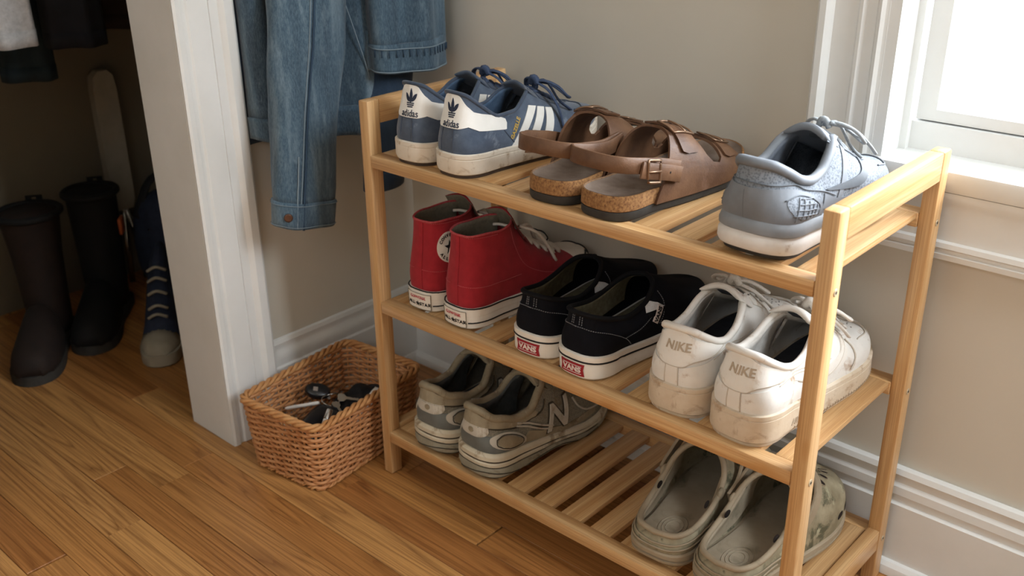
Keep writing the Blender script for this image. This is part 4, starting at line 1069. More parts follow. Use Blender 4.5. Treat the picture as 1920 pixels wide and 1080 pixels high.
    for r, (y, xs) in enumerate(((.218, (-.012, 0, .012)), (.225, (-.019, -.0095, 0, .0095, .019)), (.232, (-.022, -.012, 0, .012, .022)), (.239, (-.018, -.008, .003, .013)), (.246, (-.012, 0, .010)))):
        for x in xs: pf.append(circle(x-.006*m, y, .0011, None, 8))
    S.decal('perforations', pf, M_PERF, tp, .0005, .02)
    for sd in (1, -1):                            # vertical ribs round the outsole edge and the small lettering
        rb = []
        for k in range(34):
            y = .064+.0058*k
            if y > .262: break
            rb.append([(sd*U(y), .0045+spr(y)), (sd*U(y), .0092+spr(y))])
        S.line('sole_ribs', rb, .0007, M_TANPRINT, SW, sides=4)
        S.decal('sole_lettering', xf(text_polys('AIR', .0105, shear=.1, bold=.0002), sd*U(.064), .0160), M_TANPRINT, SW, .0008, .003)
    S.tongue('tongue', [(.204, .077), (.172, .093), (.146, .109), (.124, .124), (.112, .130)], [.015, .020, .026, .031, .028], [.004, .007, .012, .016, .014], M_WLB, .007)
    S.decal('tongue_tag', [[(-.012, .120), (.012, .120), (.011, .134), (-.011, .134)]], M_DARKIN, lambda x, y: (np.array([x*m, y, .1265-(y-.120)*.75-.0095-5*x*x]), np.array([0, -.6, -.8])), .0008, .01)
    S.laces('laces', [.146, .160, .174, .188, .201], M_WLACE, .0034, .55, .93, .007)
    S.bow('lace_bow', (0.002, .148, .1185), M_WLACE, .0036, .034, .6, .045, .024)
    S.drape('lace_end', 1, [(m*.006, .148, .117), (m*.024, .150, .112), (m*.035, .164, .096), (m*.040, .178, .080)], M_WLACE, .0034, .6)
    return S.root
white_sneaker(-1, (.5155, .016, SZ2), 0.05, 'white leather sneaker with scuffed heel, left of its pair beside the black slip-ons')
white_sneaker(1, (.600, .013, SZ2), -0.05, 'white leather sneaker behind the front right post, right of its pair on the middle shelf')

# ------------------------------------------------------------------ old muddy trainers
M_MUDSUEDE = mk('muddy_suede', (136, 124, 102), (158, 146, 122), 34, .92, (700, .4), wear=((104, 86, 62), 26, .54, .16), wear2=((180, 168, 146), 60, .60, .1))
M_MUDMESH = mesh_fabric('dusty_mesh', (112, 108, 96), (140, 134, 118), 480, wear=((120, 102, 76), 30, .6, .15))
M_SILVER = mk('worn_silver_overlay', (178, 172, 160), (196, 190, 176), 30, .5, (400, .15), wear=((136, 116, 88), 34, .56, .14))
M_SLATE = mk('slate_heel_cup', (96, 100, 98), (108, 112, 108), 40, .6)
M_MUDSOLE = mk('muddy_midsole', (190, 178, 154), (208, 198, 176), 28, .75, (260, .3), wear=((128, 104, 74), 30, .52, .14))
M_MUDSOLE2 = mk('grey_muddy_sole', (140, 136, 120), (156, 150, 132), 30, .8, (260, .3), wear=((112, 94, 68), 34, .54, .14))
M_MUDLIN = mk('slate_lining', (66, 68, 68), (82, 84, 82), 100, .9, (900, .3))
M_MUDDARK = mk('dark_groove', (66, 58, 46), rough=.9)
M_MUDLACE = mk('dusty_lace', (122, 114, 98), (142, 134, 116), 500, .9, (1500, .4))
def trainer(m, loc, rotz, label):
    S = Shoe('trainer', label, 'trainer', 'old muddy trainers', loc, rotz, m, .285, .0408, .049, .0415, -.010)
    L = S.L
    spr = lambda y: .014*max(0, (y/L-.70)/.30)**2+.003*max(0, (.035-y)/.035)**2+.006*math.exp(-((y-.125)/.03)**2)
    th = lambda y: .044-.018*min(1, max(0, (y/L-.12)/.55))
    zs = lambda y: .012*max(0, (y/L-.72)/.28)**2+.003*max(0, (.03-y)/.03)**2+th(y)
    md = lambda f: (lambda y: spr(y)+(zs(y)-spr(y))*f)
    S.sole('outsole', [(-.006, spr), (-.001, lambda y: spr(y)+.001), (.001, md(.14)), (-.002, md(.16))], M_MUDDARK)
    S.sole('lower_midsole', [(-.002, md(.10)), (.0045, md(.14)), (.0062, md(.30)), (.0052, md(.46)), (.0030, md(.50))], M_MUDSOLE2, tagbvh='sole')
    S.sole('midsole', [(.0030, md(.49)), (.0062, md(.54)), (.0066, md(.64)), (.0042, md(.70)), (.0040, md(.72)), (.0062, md(.76)), (.0058, md(.90)), (.0025, md(.99)), (.0002, zs), (-.006, zs)], M_MUDSOLE, tagbvh='mid')
    MW = S.wrap('mid'); yo = lambda u: max(0.0, S.h+abs(u)-S.h*PI/2)
    us = [-.24, -.2, -.16, -.12, -.08, -.04, -.02, 0, .02, .04, .08, .12, .16, .2, .24]
    S.line('sole_groove', [[(u, md(.70)(yo(u))) for u in us], [(u, md(.525)(yo(u))) for u in us]], .0010, M_MUDDARK, MW, lift=-.0004)
    S.line('sole_groove', [[(u, md(.22+.10*math.sin(u*55))(yo(u))) for u in us]], .0009, M_MUDDARK, S.wrap('sole'), lift=-.0003)
    K = [(0, 0, .004, .112, .006, .02, .004, .4), (.035, .014, .007, .111, .006, .022, .006, .4), (.065, .024, .015, .101, .006, .022, .007, .4), (.12, .031, .033, .095, .006, .022, .007, .4), (.19, .034, .056, .087, .006, .018, .007, .45), (.27, .034, .082, .088, .006, .016, .006, .45), (.35, .029, .108, .110, .008, .014, .006, .5), (.42, .019, .128, .120, .012, .010, .006, .5), (.50, .015, .150, .107, .016, .007, .006, .55), (.58, .012, .178, .088, .021, .004, .006, .6), (.635, .007, .196, .077, .026, .002, .006, .62), (.67, 0, .206, .074, .030, 0, .005, .66), (.80, 0, .236, .064, .030, 0, .004, .75), (.91, 0, .256, .057, .023, 0, .003, .8), (1, 0, .264, .053, .015, 0, .003, .75)]
    S.upper('upper', K, lambda y: zs(y)-.002, M_MUDMESH, inset=.001)
    S.lining('lining', .44, .008, M_MUDLIN); S.insole('insole', .009, lambda y: zs(y)+.004, M_DARKIN)
    S.collar('collar', .41, .0060, M_MUDSUEDE, drop=.002)
    W = S.wrap(); U = S.yu; tp = S.top()
    S.decal('collar_band', [smooth_poly([(-U(.092), .078), (-U(.06), .074), (-U(.030), .079), (-.02, .086), (0, .088), (.02, .086), (U(.030), .079), (U(.06), .074), (U(.092), .078), (U(.088), .0865), (U(.060), .0835), (U(.034), .092), (.022, .100), (0, .108), (-.022, .100), (-U(.034), .092), (-U(.060), .0835), (-U(.088), .0865)], 70)], M_MUDSUEDE, W, .0026, .004)
    S.decal('heel_cup', [smooth_poly([(-U(.056), .045), (-.02, .044), (.02, .044), (U(.056), .045), (U(.066), .052), (U(.050), .066), (.03, .072), (0, .074), (-.03, .072), (-U(.050), .066), (-U(.066), .052)], 60)], M_SLATE, W, .0012, .004)
    S.decal('heel_badge', [smooth_poly([(-.026, .075), (-.012, .071), (0, .0705), (.012, .071), (.026, .075), (.024, .087), (0, .0885), (-.024, .087)], 40)], M_SILVER, W, .0024, .004)
    S.decal('badge_dot', [circle(.002, .080, .0042, None, 16)], M_MUDSUEDE, W, .0034, .004)
    S.line('band_groove', [[(-U(.100), .080), (-U(.06), .0725), (-U(.030), .0775), (-.02, .0848), (0, .0865), (.02, .0848), (U(.030), .0775), (U(.06), .0725), (U(.100), .080), (U(.112), .094)]], .0011, M_MUDDARK, W, lift=.0006)
    for sd in (1, -1):
        ov = S.decal('heel_pod', [smooth_poly([(sd*.030, .070), (sd*U(.024), .0745), (sd*U(.046), .069), (sd*U(.064), .056), (sd*U(.066), .047), (sd*U(.054), .0445), (sd*U(.034), .047), (sd*.034, .058)], 44)], M_SILVER, W, .0028, .004)
        S.decal('pod_center', [smooth_poly([(sd*.040, .066), (sd*U(.026), .0695), (sd*U(.044), .064), (sd*U(.058), .054), (sd*U(.054), .0495), (sd*U(.034), .0515), (sd*.042, .058)], 40)], M_MUDSUEDE, W, .0046, .004, ov)
        S.line('pod_groove', [[(sd*.038, .067), (sd*U(.026), .071), (sd*U(.045), .0655), (sd*U(.060), .0545), (sd*U(.055), .048), (sd*U(.034), .0500), (sd*.040, .058), (sd*.038, .067)]], .0008, M_MUDDARK, W, lift=.0032, parent=ov)
        lo = [(sd*U(.060), .046), (sd*U(.090), .038), (sd*U(.150), .030), (sd*U(.215), .034), (sd*U(.215), .044), (sd*U(.150), .040), (sd*U(.100), .050), (sd*U(.074), .060)]
        S.decal('mudguard', [lo if sd > 0 else lo[::-1]], M_MUDSUEDE, W, .0016, .004)
        for q in ([(U(.052), .075), (U(.075), .066), (U(.100), .053), (U(.120), .046)], [(U(.054), .0785), (U(.078), .070), (U(.104), .057), (U(.122), .050)]):
            S.line('side_overlay', [[(sd*a, b) for a, b in q]], .0018, M_SILVER, W, lift=.0006)
        S.line('side_groove', [[(sd*a, b) for a, b in ((U(.066), .0705), (U(.090), .0605), (U(.110), .0515))]], .0008, M_MUDDARK, W, lift=.0012)
        c = (U(.130), .060)
        big = xf(text_polys('N', .058, shear=.22, bold=.0034), sd*c[0], c[1]); q = xf(text_polys('N', .058, shear=.22, bold=.0012), sd*c[0], c[1])
        S.decal('letter_edge', big, M_MUDDARK, W, .0018, .003)
        S.decal('letter_mark', q, M_SILVER, W, .0032, .003)
        e = [(sd*x, y) for x, y in ((.016, .136), (.028, .140), (.031, .170), (.026, .202), (.010, .212), (.0125, .190), (.0150, .168))]
        S.decal('eyestay', [e if sd > 0 else e[::-1]], M_MUDSUEDE, tp, .0020, .004)
        S.line('toe_overlay', [[(sd*U(.172), .072), (sd*U(.178), .058), (sd*U(.196), .046), (sd*U(.225), .042)]], .0016, M_SILVER, W, lift=.0004)
    S.line('toe_seam', [[(-.042-.006*m, .210), (-.034-.006*m, .240), (-.006*m, .256), (.034-.006*m, .240), (.042-.006*m, .210)]], .0016, M_MUDSUEDE, tp)
    S.tongue('tongue', [(.200, .077), (.170, .093), (.144, .110), (.122, .125), (.110, .130)], [.015, .020, .026, .031, .028], [.004, .007, .012, .016, .014], M_MUDSUEDE, .009)
    S.laces('laces', [.142, .157, .171, .185, .198], M_MUDLACE, .0028, .6, .93, .007)
    S.bow('lace_bow', (0.0, .144, .120), M_MUDLACE, .0028, .036, .7, .05, .022)
    S.drape('lace_end', 1, [(m*.006, .144, .119), (m*.026, .148, .114), (m*.038, .164, .096), (m*.030, .178, .092)], M_MUDLACE, .0028, .7)
    return S.root
trainer(-1, (.104, .006, SZ1), 0.045, 'mud-stained grey trainer, left of its pair on the bottom shelf beside the basket')
trainer(1, (.1955, .005, SZ1), -0.055, 'mud-stained grey trainer with a big side letter, right of its pair on the bottom shelf')

# ------------------------------------------------------------------ olive clogs
M_CLOG = mk('olive_foam', (150, 135, 112), (166, 151, 128), 22, .7, (240, .25), wear=((98, 90, 68), 16, .56, .2), wear2=((158, 154, 132), 34, .62, .12))
M_CLOGIN = mk('olive_foam_inside', (148, 135, 114), (162, 149, 128), 26, .75, (400, .15), wear=((104, 98, 78), 18, .58, .2))
M_CLOGCAMO = mk('mottled_foam', (130, 120, 96), (166, 156, 130), 30, .65, (200, .2), wear=((90, 88, 68), 26, .54, .08), wear2=((172, 168, 140), 40, .60, .06))
def clog(m, loc, rotz, label):
    S = Shoe('clog', label, 'clog', 'olive foam clogs', loc, rotz, m, .275, .0425, .0555, .046, -.008)
    L = S.L
    spr = lambda y: .012*max(0, (y/L-.72)/.28)**2+.004*max(0, (.04-y)/.04)**2
    zs = lambda y: .008*max(0, (y/L-.72)/.28)**2+.024-.003*min(1, y/L)
    S.sole('sole', [(-.008, spr), (-.003, lambda y: spr(y)+.001), (.0010, lambda y: spr(y)+.005), (.0016, lambda y: spr(y)+.0085), (-.0008, lambda y: spr(y)+.0095), (-.0004, lambda y: spr(y)+.0108), (.0020, lambda y: spr(y)+.012), (.0022, lambda y: zs(y)-.003), (.0005, lambda y: zs(y)-.001), (-.004, zs)], M_CLOG, tagbvh='sole')
    K = [(0, 0, .006, .047, .003, .008, .004, .4), (.06, .024, .012, .047, .003, .008, .004, .4), (.14, .036, .034, .048, .003, .008, .004, .4), (.23, .0395, .062, .054, .004, .010, .005, .45), (.31, .0405, .088, .066, .005, .012, .006, .5), (.38, .0385, .108, .083, .009, .012, .006, .5), (.45, .030, .123, .100, .016, .007, .006, .55), (.50, .017, .131, .109, .024, .003, .006, .6), (.545, 0, .134, .112, .034, 0, .006, .64), (.66, 0, .168, .099, .040, 0, .007, .68), (.80, 0, .212, .080, .038, 0, .007, .72), (.91, 0, .240, .066, .028, 0, .005, .74), (1, 0, .253, .058, .018, 0, .004, .70)]
    S.upper('upper', K, lambda y: zs(y)-.002, M_CLOGCAMO, inset=.001)
    S.lining('lining', .54, .006, M_CLOGIN, .92); S.insole('insole', .007, lambda y: zs(y)+.003, M_CLOGIN)
    S.collar('rim', .54, .0040, M_CLOG, drop=.0006)
    W = S.wrap(); U = S.yu; tp = S.top()
    S.line('heel_ridge', [[(-U(.08), .040), (-U(.03), .0365), (-.02, .035), (0, .0345), (.02, .035), (U(.03), .0365), (U(.08), .040)], [(-U(.07), .033), (-.03, .0295), (0, .029), (.03, .0295), (U(.07), .033)]], .0013, M_CLOG, W, lift=.0002)
    holes = []
    for y, xs in ((.165, (-.026, -.009, .009, .026)), (.240, (-.022, -.008, .008)), (.186, (-.034, -.017, 0, .017, .034)), (.206, (-.026, -.009, .009, .026)), (.225, (-.017, 0, .017))):
        for x in xs:
            h = S.decal('vent_hole', [circle(x-.004*m, y, .0054, .0046, 14)], M_HOLE, tp, .0004, .01)
            S.line('hole_rim', [circle(x-.004*m, y, .0062, .0053, 10)+[(x-.004*m+.0062, y)]], .0007, M_CLOG, tp, parent=h)
    for sd in (1, -1):
        for y in (.205, .228, .246):
            S.decal('vent_slot', [smooth_poly([(sd*U(y-.007), .036), (sd*U(y+.007), .036), (sd*U(y+.006), .043), (sd*U(y-.006), .043)], 20)], M_HOLE, W, .0004, .01)
        q = S.pt(.37, .80, sd)
        v, f = lathe([(.009, 0), (.009, .003), (.007, .0045), (.004, .0048)], 16)
        S.emit('strap_rivet', ([(q[0]+sd*(p[2]), q[1]-.002+p[0], q[2]-.002+p[1]) for p in v], f), M_CLOG)
        ih = S.pt(.36, .74, sd)
        v, f = lathe([(.0065, 0), (.0065, .0006)], 14)
        S.emit('vent_hole', ([(ih[0]-sd*(.0062+p[2]), ih[1]-.022+p[0], ih[2]-.004+p[1]*.8) for p in v], f), M_HOLE)
    # heel strap swung forward over the vamp
    P = crom([(.0505, .104, .066), (.0515, .128, .078), (.046, .150, .098), (.030, .163, .113), (0, .168, .119), (-.030, .163, .113), (-.046, .150, .098), (-.0515, .128, .078), (-.0505, .104, .066)], 48)
    S.emit('heel_strap', strap(P, np.tile([0, -.75, .45], (49, 1)), .0165, .0042), M_CLOG, None, True, 50)
    # moulded rings on the heel of the footbed
    rg = []
    for r in (.010, .015, .020): rg.append(tube([(r*.85*math.cos(a), .052+r*1.25*math.sin(a), zs(.05)+.0034) for a in np.linspace(0, 2*PI, 28, endpoint=False)], .0007, 5, True))
    S.emit('footbed_rings', join(*rg), M_CLOGIN)
    return S.root
clog(-1, (.504, .012, SZ1), 0.05, 'olive foam clog, left of its pair in the shadow of the bottom shelf')
clog(1, (.594, .012, SZ1), -0.065, 'olive foam clog with vent holes, right of its pair behind the front right post')
# ------------------------------------------------------------------ wicker basket
M_WICKER = mk('wicker', (184, 124, 76), (210, 154, 106), 45, .55, (300, .15))
M_WICKER2 = mk('wicker_rim', (184, 126, 74), (206, 154, 100), 60, .6, (500, .3))
def rrect(hx, hy, r, n):
    """rounded rectangle by arc length, n points"""
    out = []
    for cx, cy, a0 in ((hx-r, hy-r, 0), (-hx+r, hy-r, PI/2), (-hx+r, -hy+r, PI), (hx-r, -hy+r, 1.5*PI)):
        for a in np.linspace(a0, a0+PI/2, 9): out.append((cx+r*math.cos(a), cy+r*math.sin(a)))
    out.append(out[0]); P = np.array(out); L = np.concatenate([[0], np.cumsum(np.linalg.norm(np.diff(P, axis=0), axis=1))])
    s = np.linspace(0, L[-1], n, endpoint=False); Q = np.stack([np.interp(s, L, P[:, k]) for k in (0, 1)], 1)
    T = np.roll(Q, -1, 0)-np.roll(Q, 1, 0); T /= np.linalg.norm(T, axis=1)[:, None]
    return Q, np.stack([T[:, 1], -T[:, 0]], 1)
BH = .122
basket = thing('wicker_basket', 'honey-brown rectangular wicker basket on the floor beside the rack', 'basket', (-.1145, -.003, 0), math.radians(6.5))
def b_dims(z):
    t = z/BH; return .074+.0105*t, .1125+.008*t
def wicker(basket):
    NST = 34; SUB = 8; N = NST*SUB; rows = []
    nrow = 22
    for k in range(nrow):
        z = .006+(BH-.014)*k/(nrow-1); hx, hy = b_dims(z); Q, Nn = rrect(hx, hy, .018, N)
        ph = PI*(k % 2); a = np.arange(N)/SUB*PI+ph
        w = .0030*np.sin(a); dz = .0005*np.sin(np.arange(N)*.13+k*1.7)
        P = np.concatenate([Q+Nn*w[:, None], (z+dz)[:, None]], 1)
        rows.append(tube(P, .00285, 6, True, flat=.95))
    o = obj('weave', join(*rows), M_WICKER, basket); o['kind'] = 'stuff'
    st = []
    for k in range(NST):
        pts = []
        for z in (.001, .04, .08, BH-.002):
            hx, hy = b_dims(z); Q, _ = rrect(hx, hy, .018, NST*2); q = Q[2*k+1]; pts.append((q[0], q[1], z))
        st.append(tube(pts, .0021, 5))
    o = obj('stakes', join(*st), M_WICKER2, basket); o['kind'] = 'stuff'
    for z, r, rr, tw, nm in ((BH-.001, .0042, .0034, 17, 'rim'), (.0045, .0026, .0022, 40, 'foot_rim')):
        pr = []
        hx, hy = b_dims(z); Q, Nn = rrect(hx+.001, hy+.001, .019, 420)
        for s in range(3 if nm == 'rim' else 2):
            a = np.arange(420)/420*2*PI*tw+s*2*PI/3
            pr.append(tube(np.concatenate([Q+Nn*(r*np.cos(a))[:, None], (z+r*.8*np.sin(a))[:, None]], 1), rr, 5, True))
        obj(nm, join(*pr), M_WICKER2, basket)
    hx, hy = b_dims(.006); base = []
    for k in range(25):
        x = -hx+.004+(2*hx-.008)*k/24; base.append(tube([(x, -hy+.006, .006), (x, 0, .0068), (x, hy-.006, .006)], .0032, 5))
    obj('base', join(*base), M_WICKER, basket)
wicker(basket)
BM = Matrix.Translation(basket.location) @ Matrix.Rotation(math.radians(6.5), 4, 'Z')
def inb(x, y, z): return tuple(BM @ Vector((x, y, z)))
M_GLOSSBLK = mk('glossy_black', (18, 19, 22), (24, 25, 28), 60, .28, spec=.5)
M_MATBLK = mk('matt_black', (22, 24, 28), (30, 32, 36), 80, .75, (800, .2))
M_CHROME = mk('chrome', (196, 194, 190), rough=.22, metallic=1.0)
M_PLWHITE = mk('white_plastic', (222, 216, 208), rough=.35)
M_PLBEIGE = mk('beige_card', (196, 184, 150), (206, 194, 162), 60, .7)
M_PLGREY = mk('grey_plastic', (140, 128, 120), rough=.45)
def rbox(hx, hy, hz, bev, seg=3): return box(-hx, hx, -hy, hy, -hz, hz, bev, seg)
def place(o, p, rx=0, ry=0, rz=0): o.location = p; o.rotation_euler = (rx, ry, rz)
# black cap pouch filling the bottom, a soft lumpy bag
def lumpy(hx, hy, hz, seed, n=26, m=14, amp=.12):
    r = random.Random(seed); ph = [r.uniform(0, 6) for _ in range(6)]; R = []
    for j in range(m+1):
        v = -PI/2+PI*j/m; ring = []
        for k in range(n):
            a = 2*PI*k/n; q = 1+amp*math.sin(2*a+ph[0]+v)+amp*.6*math.sin(3*a+ph[1]-2*v)+amp*.4*math.sin(5*a+ph[2])*math.cos(v)
            c = max(.02, math.cos(v))**.55
            ring.append((hx*q*c*math.copysign(abs(math.cos(a))**.75, math.cos(a)), hy*q*c*math.copysign(abs(math.sin(a))**.75, math.sin(a)), hz*math.copysign(abs(math.sin(v))**.8, math.sin(v))*(1+.1*math.sin(a*2+ph[3]))))
        R.append(ring)
    return loft(R)
p = thing('glove', 'soft black glove bunched at the back of the wicker basket', 'glove', inb(.014, .050, .050), .3, None)
obj('palm', lumpy(.038, .042, .033, 3), M_MATBLK, p)
for k in range(4):
    x = -.024+.016*k
    obj('finger', tube(crom([(x, .02, .012), (x*1.1, -.022, .024), (x*1.25+.002, -.044, .012), (x*1.3, -.050, .000)], 14), [.0088]*4+[.0085]*8+[.006, .004, .002], 8), M_MATBLK, p)
obj('cuff', tube(crom([(-.03, .034, .002), (0, .044, .022), (.03, .036, .004), (0, .046, -.016)], 24, True), .0045, 6, True), M_MATBLK, p)
p = thing('sunglasses_case', 'glossy black hard case near the front corner of the wicker basket', 'case', inb(.014, -.056, .064), 0, None)
obj('lower_shell', loft([[(.050*s*math.copysign(abs(math.cos(a))**.6, math.cos(a)), .026*s*math.copysign(abs(math.sin(a))**.7, math.sin(a)), z) for a in np.linspace(0, 2*PI, 28, endpoint=False)] for z, s in ((-.021, .6), (-.019, .86), (-.010, .97), (0, 1.0))]), M_GLOSSBLK, p)
obj('lid', loft([[(.050*s*math.copysign(abs(math.cos(a))**.6, math.cos(a)), .026*s*math.copysign(abs(math.sin(a))**.7, math.sin(a)), z) for a in np.linspace(0, 2*PI, 28, endpoint=False)] for z, s in ((.0008, 1.0), (.010, .97), (.018, .84), (.021, .6))]), M_GLOSSBLK, p)
obj('clasp', ([(x, y-.0255, z) for x, y, z in rbox(.006, .0015, .004, .0008)[0]], rbox(.006, .0015, .004, .0008)[1]), M_CHROME, p)
p.rotation_euler = (.25, -.15, 1.9)
# key ring with keys and fob
p = thing('key_ring', 'steel key ring with keys and a black fob in the wicker basket', 'keys', inb(-.002, -.004, .090), 0, None)
obj('ring', tube([(.015*math.cos(a), .015*math.sin(a), .002*math.sin(2*a)) for a in np.linspace(0, 2*PI, 30, endpoint=False)], .0011, 6, True), M_CHROME, p)
for ang, ln, col in ((.5, .034, M_CHROME), (1.6, .036, M_CHROME), (-.6, .032, M_CHROME)):
    pts = [(.0, -.009), (.006, -.008), (.010, -.003), (.030, -.003), (.033, -.001), (.031, .0005), (.028, .003), (.026, .0018), (.023, .003), (.020, .0018), (.017, .003), (.010, .003), (.006, .008), (.0, .009), (-.004, .005), (-.004, -.005)]
    v, f = prism([(a*ln/.033, b*.85) for a, b in pts], 'z', -.0009, .0009)
    k_ = obj('key', v and (v, f), col, p, False); k_.location = (.015*math.cos(ang), .015*math.sin(ang), .002+ang*.001); k_.rotation_euler = (.35*math.sin(ang*3), .25, ang)
fb = obj('fob', loft([[(.021*s*math.cos(a), .0135*s*math.sin(a), z) for a in np.linspace(0, 2*PI, 24, endpoint=False)] for z, s in ((-.006, .8), (-.004, 1), (.004, 1), (.0065, .8))]), M_GLOSSBLK, p); fb.location = (-.030, .010, .000); fb.rotation_euler = (.3, .2, .4)
v, f = rbox(.004, .004, .001, .0008); obj('fob_button', ([(a-.004, b, c+.0066) for a, b, c in v], f), M_PLGREY, fb)
p.rotation_euler = (.15, .1, 0.4)
def pen(label, a, b, mat, r, cat='pen', name='pen'):
    A, B = Vector(a), Vector(b); ln = (B-A).length
    p = thing(name, label, cat, A, 0); p.rotation_euler = (B-A).to_track_quat('Z', 'Y').to_euler()
    obj('barrel', lathe([(r*.5, .004), (r, .008), (r, ln*.66), (r*1.02, ln*.67), (r*1.02, ln-.003), (r*.7, ln)], 12), mat, p, True, 40)
    obj('tip', lathe([(.0004, 0), (r*.45, .004), (r*.9, .0085)], 10), M_CHROME, p)
    v, f = box(r, r+.0018, -.0013, .0013, ln*.70, ln-.004, .0005, 1); obj('clip', (v, f), M_CHROME, p, False)
pen('white pen lying across the dark things in the wicker basket', inb(-.066, -.052, .074), inb(-.013, -.020, .088), M_PLWHITE, .0030)
pen('grey-brown pen pointing at the left basket wall', inb(-.058, .016, .080), inb(-.016, .006, .083), M_PLGREY, .0030)
# white nail file like shoehorn standing against the right side
p = thing('shoehorn', 'white plastic shoehorn leaning on the right wall of the wicker basket', 'shoehorn', inb(.052, -.008, .062), 0)
R = []
for t in np.linspace(0, 1, 12):
    w = .0075+.004*math.sin(PI*t)**1.2 if t < .94 else .006; c = .003*math.sin(PI*t)
    R.append([(w*math.cos(a), .0022*math.sin(a)+c*math.cos(a)**2, .074*t) for a in np.linspace(0, 2*PI, 16, endpoint=False)])
sh = obj('blade', loft(R), M_PLWHITE, p)
obj('hang_hole', ([(a, c-.0012, b+.052) for a, b, c in lathe([(.0022, 0), (.0022, .0045)], 12)[0]], lathe([(.0022, 0), (.0022, .0045)], 12)[1]), M_MATBLK, p)
p.rotation_euler = (-1.05, .12, .25)
p = thing('lip_balm', 'small white tube standing up by the front edge of the wicker basket', 'tube', inb(.048, -.078, .078), 0)
obj('tube_body', lathe([(.0048, 0), (.0052, .002), (.0052, .026), (.0046, .0262)], 16), M_PLWHITE, p, True, 40); obj('cap', lathe([(.0046, .0262), (.0054, .027), (.0054, .042), (.0046, .0435)], 16), M_CHROME, p, True, 40)
p.rotation_euler = (-.9, .25, .6)
p = thing('luggage_tag', 'beige card tag sticking up in the front corner of the wicker basket', 'tag', inb(-.018, -.082, .070), 0)
v, f = prism([(-.012, -.018), (.012, -.018), (.012, .012), (.006, .018), (-.006, .018), (-.012, .012)], 'z', -.0008, .0008); obj('card', (v, f), M_PLBEIGE, p, False)
obj('eyelet', ([(a, b+.011, c-.0012) for a, b, c in lathe([(.0028, 0), (.0028, .0024)], 12)[0]], lathe([(.0028, 0), (.0028, .0024)], 12)[1]), M_MATBLK, p)
p.rotation_euler = (.9, .2, .5)

# ------------------------------------------------------------------ denim jacket on the left wall
def denim(name, c1, c2, c3):
    t = NT(name); v = t.mapping((1, 1, .35)); v2 = t.mapping((1, 1, .12))
    c = t.ramp(t.noise(v2, 26, 4, .6), [(.32, c1), (.52, c2), (.70, c3)])
    f = t.noise(t.mapping((900, 900, 160)), 1, 2, .7)
    c = t.mix(t.ramp(f, [(.4, (1, 1, 1, 1)), (.62, (0, 0, 0, 1))]), t.mix(.24, c, c3), t.mix(.24, c, c1))
    c = t.mix(t.ramp(t.noise(v, 60, 5, .7), [(.55, (0, 0, 0, 1)), (.75, (.5, .5, .5, 1))]), c, c3)
    t.color(c); t.bump(f, .25, .0008); t.set(Roughness=.9, Specular_IOR_Level=.2, Sheen_Weight=.15); return t.m
M_DENIM = denim('denim', (44, 61, 76), (68, 91, 108), (126, 145, 157))
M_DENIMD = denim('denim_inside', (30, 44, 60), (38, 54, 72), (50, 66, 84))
M_THREAD = mk('denim_thread', (126, 142, 152), rough=.8)
M_THREADD = mk('denim_seam', (44, 64, 84), rough=.9)
M_COPPER = mk('copper_button', (96, 70, 56), rough=.45, metallic=.5)
jk = thing('denim_jacket', 'washed blue denim jacket hanging on the left wall above the basket', 'jacket', (-.19, .07, .72))
JO = np.array([-.19, .07, .72])
def jo(name, vf, mat, parent=None, sharp=None):
    return obj(name, ([tuple(np.array(p)-JO) for p in vf[0]], vf[1]), mat, parent or jk, True, sharp)
# front sleeve: a hanging tube with soft folds
SKEY = [(.388, -.150, -.004, .0505, .026), (.43, -.150, .000, .0515, .028), (.50, -.152, .010, .0535, .031), (.58, -.155, .024, .0570, .033), (.66, -.158, .040, .0610, .036), (.74, -.162, .053, .0640, .038), (.86, -.168, .068, .0680, .042), (1.00, -.175, .085, .0640, .044), (1.06, -.185, .10, .045, .034)]
SK = np.array(SKEY)
def sleeve_pt(a, z, lift=0.0):
    x, y, hy, hx = (pchip(SK[:, 0], SK[:, k], z) for k in (1, 2, 3, 4))
    w = 1+.055*math.sin(3*a+z*9)+.032*math.sin(5*a-z*26+1)+.018*math.sin(2*a+z*40)*math.sin(z*31)
    ca, sa = math.cos(a), math.sin(a)
    return np.array([x+(hx*w+lift)*math.copysign(abs(ca)**.85, ca), y+(hy*w+lift)*math.copysign(abs(sa)**.85, sa), z-.012*sa*(1 if z < .45 else .4)])
zs_ = np.linspace(.424, 1.06, 60)
jo('sleeve', loft([[sleeve_pt(a, z) for a in np.linspace(0, 2*PI, 48, endpoint=False)] for z in zs_], True), M_DENIM)
cz = [.385, .387, .40, .418, .426, .427]; cl = [.0, .0022, .0026, .0026, .0024, .0]
cuff = jo('cuff', loft([[sleeve_pt(a, z, l) for a in np.linspace(0, 2*PI, 48, endpoint=False)] for z, l in zip(cz, cl)], True), M_DENIM)
jo('cuff_stitching', join(*[tube([sleeve_pt(a, z, .0034) for a in np.linspace(0, 2*PI, 60, endpoint=False)], .0006, 4, True) for z in (.3895, .423)]), M_THREAD, cuff)
A0 = -.28                                             # angle of the sleeve seam that faces the room
seam = [sleeve_pt(A0+.10*math.sin((z-.4)*4), z, .0012) for z in np.linspace(.385, 1.04, 60)]
jo('sleeve_seam', tube(seam, .0019, 6), M_THREADD)
jo('seam_stitching', tube([sleeve_pt(A0-.09+.10*math.sin((z-.4)*4), z, .0010) for z in np.linspace(.40, 1.04, 60)], .0008, 5), M_THREAD)
jo('sleeve_placket', tube([sleeve_pt(A0-.20, z, .0016) for z in np.linspace(.388, .50, 16)], .0011, 5), M_THREAD)
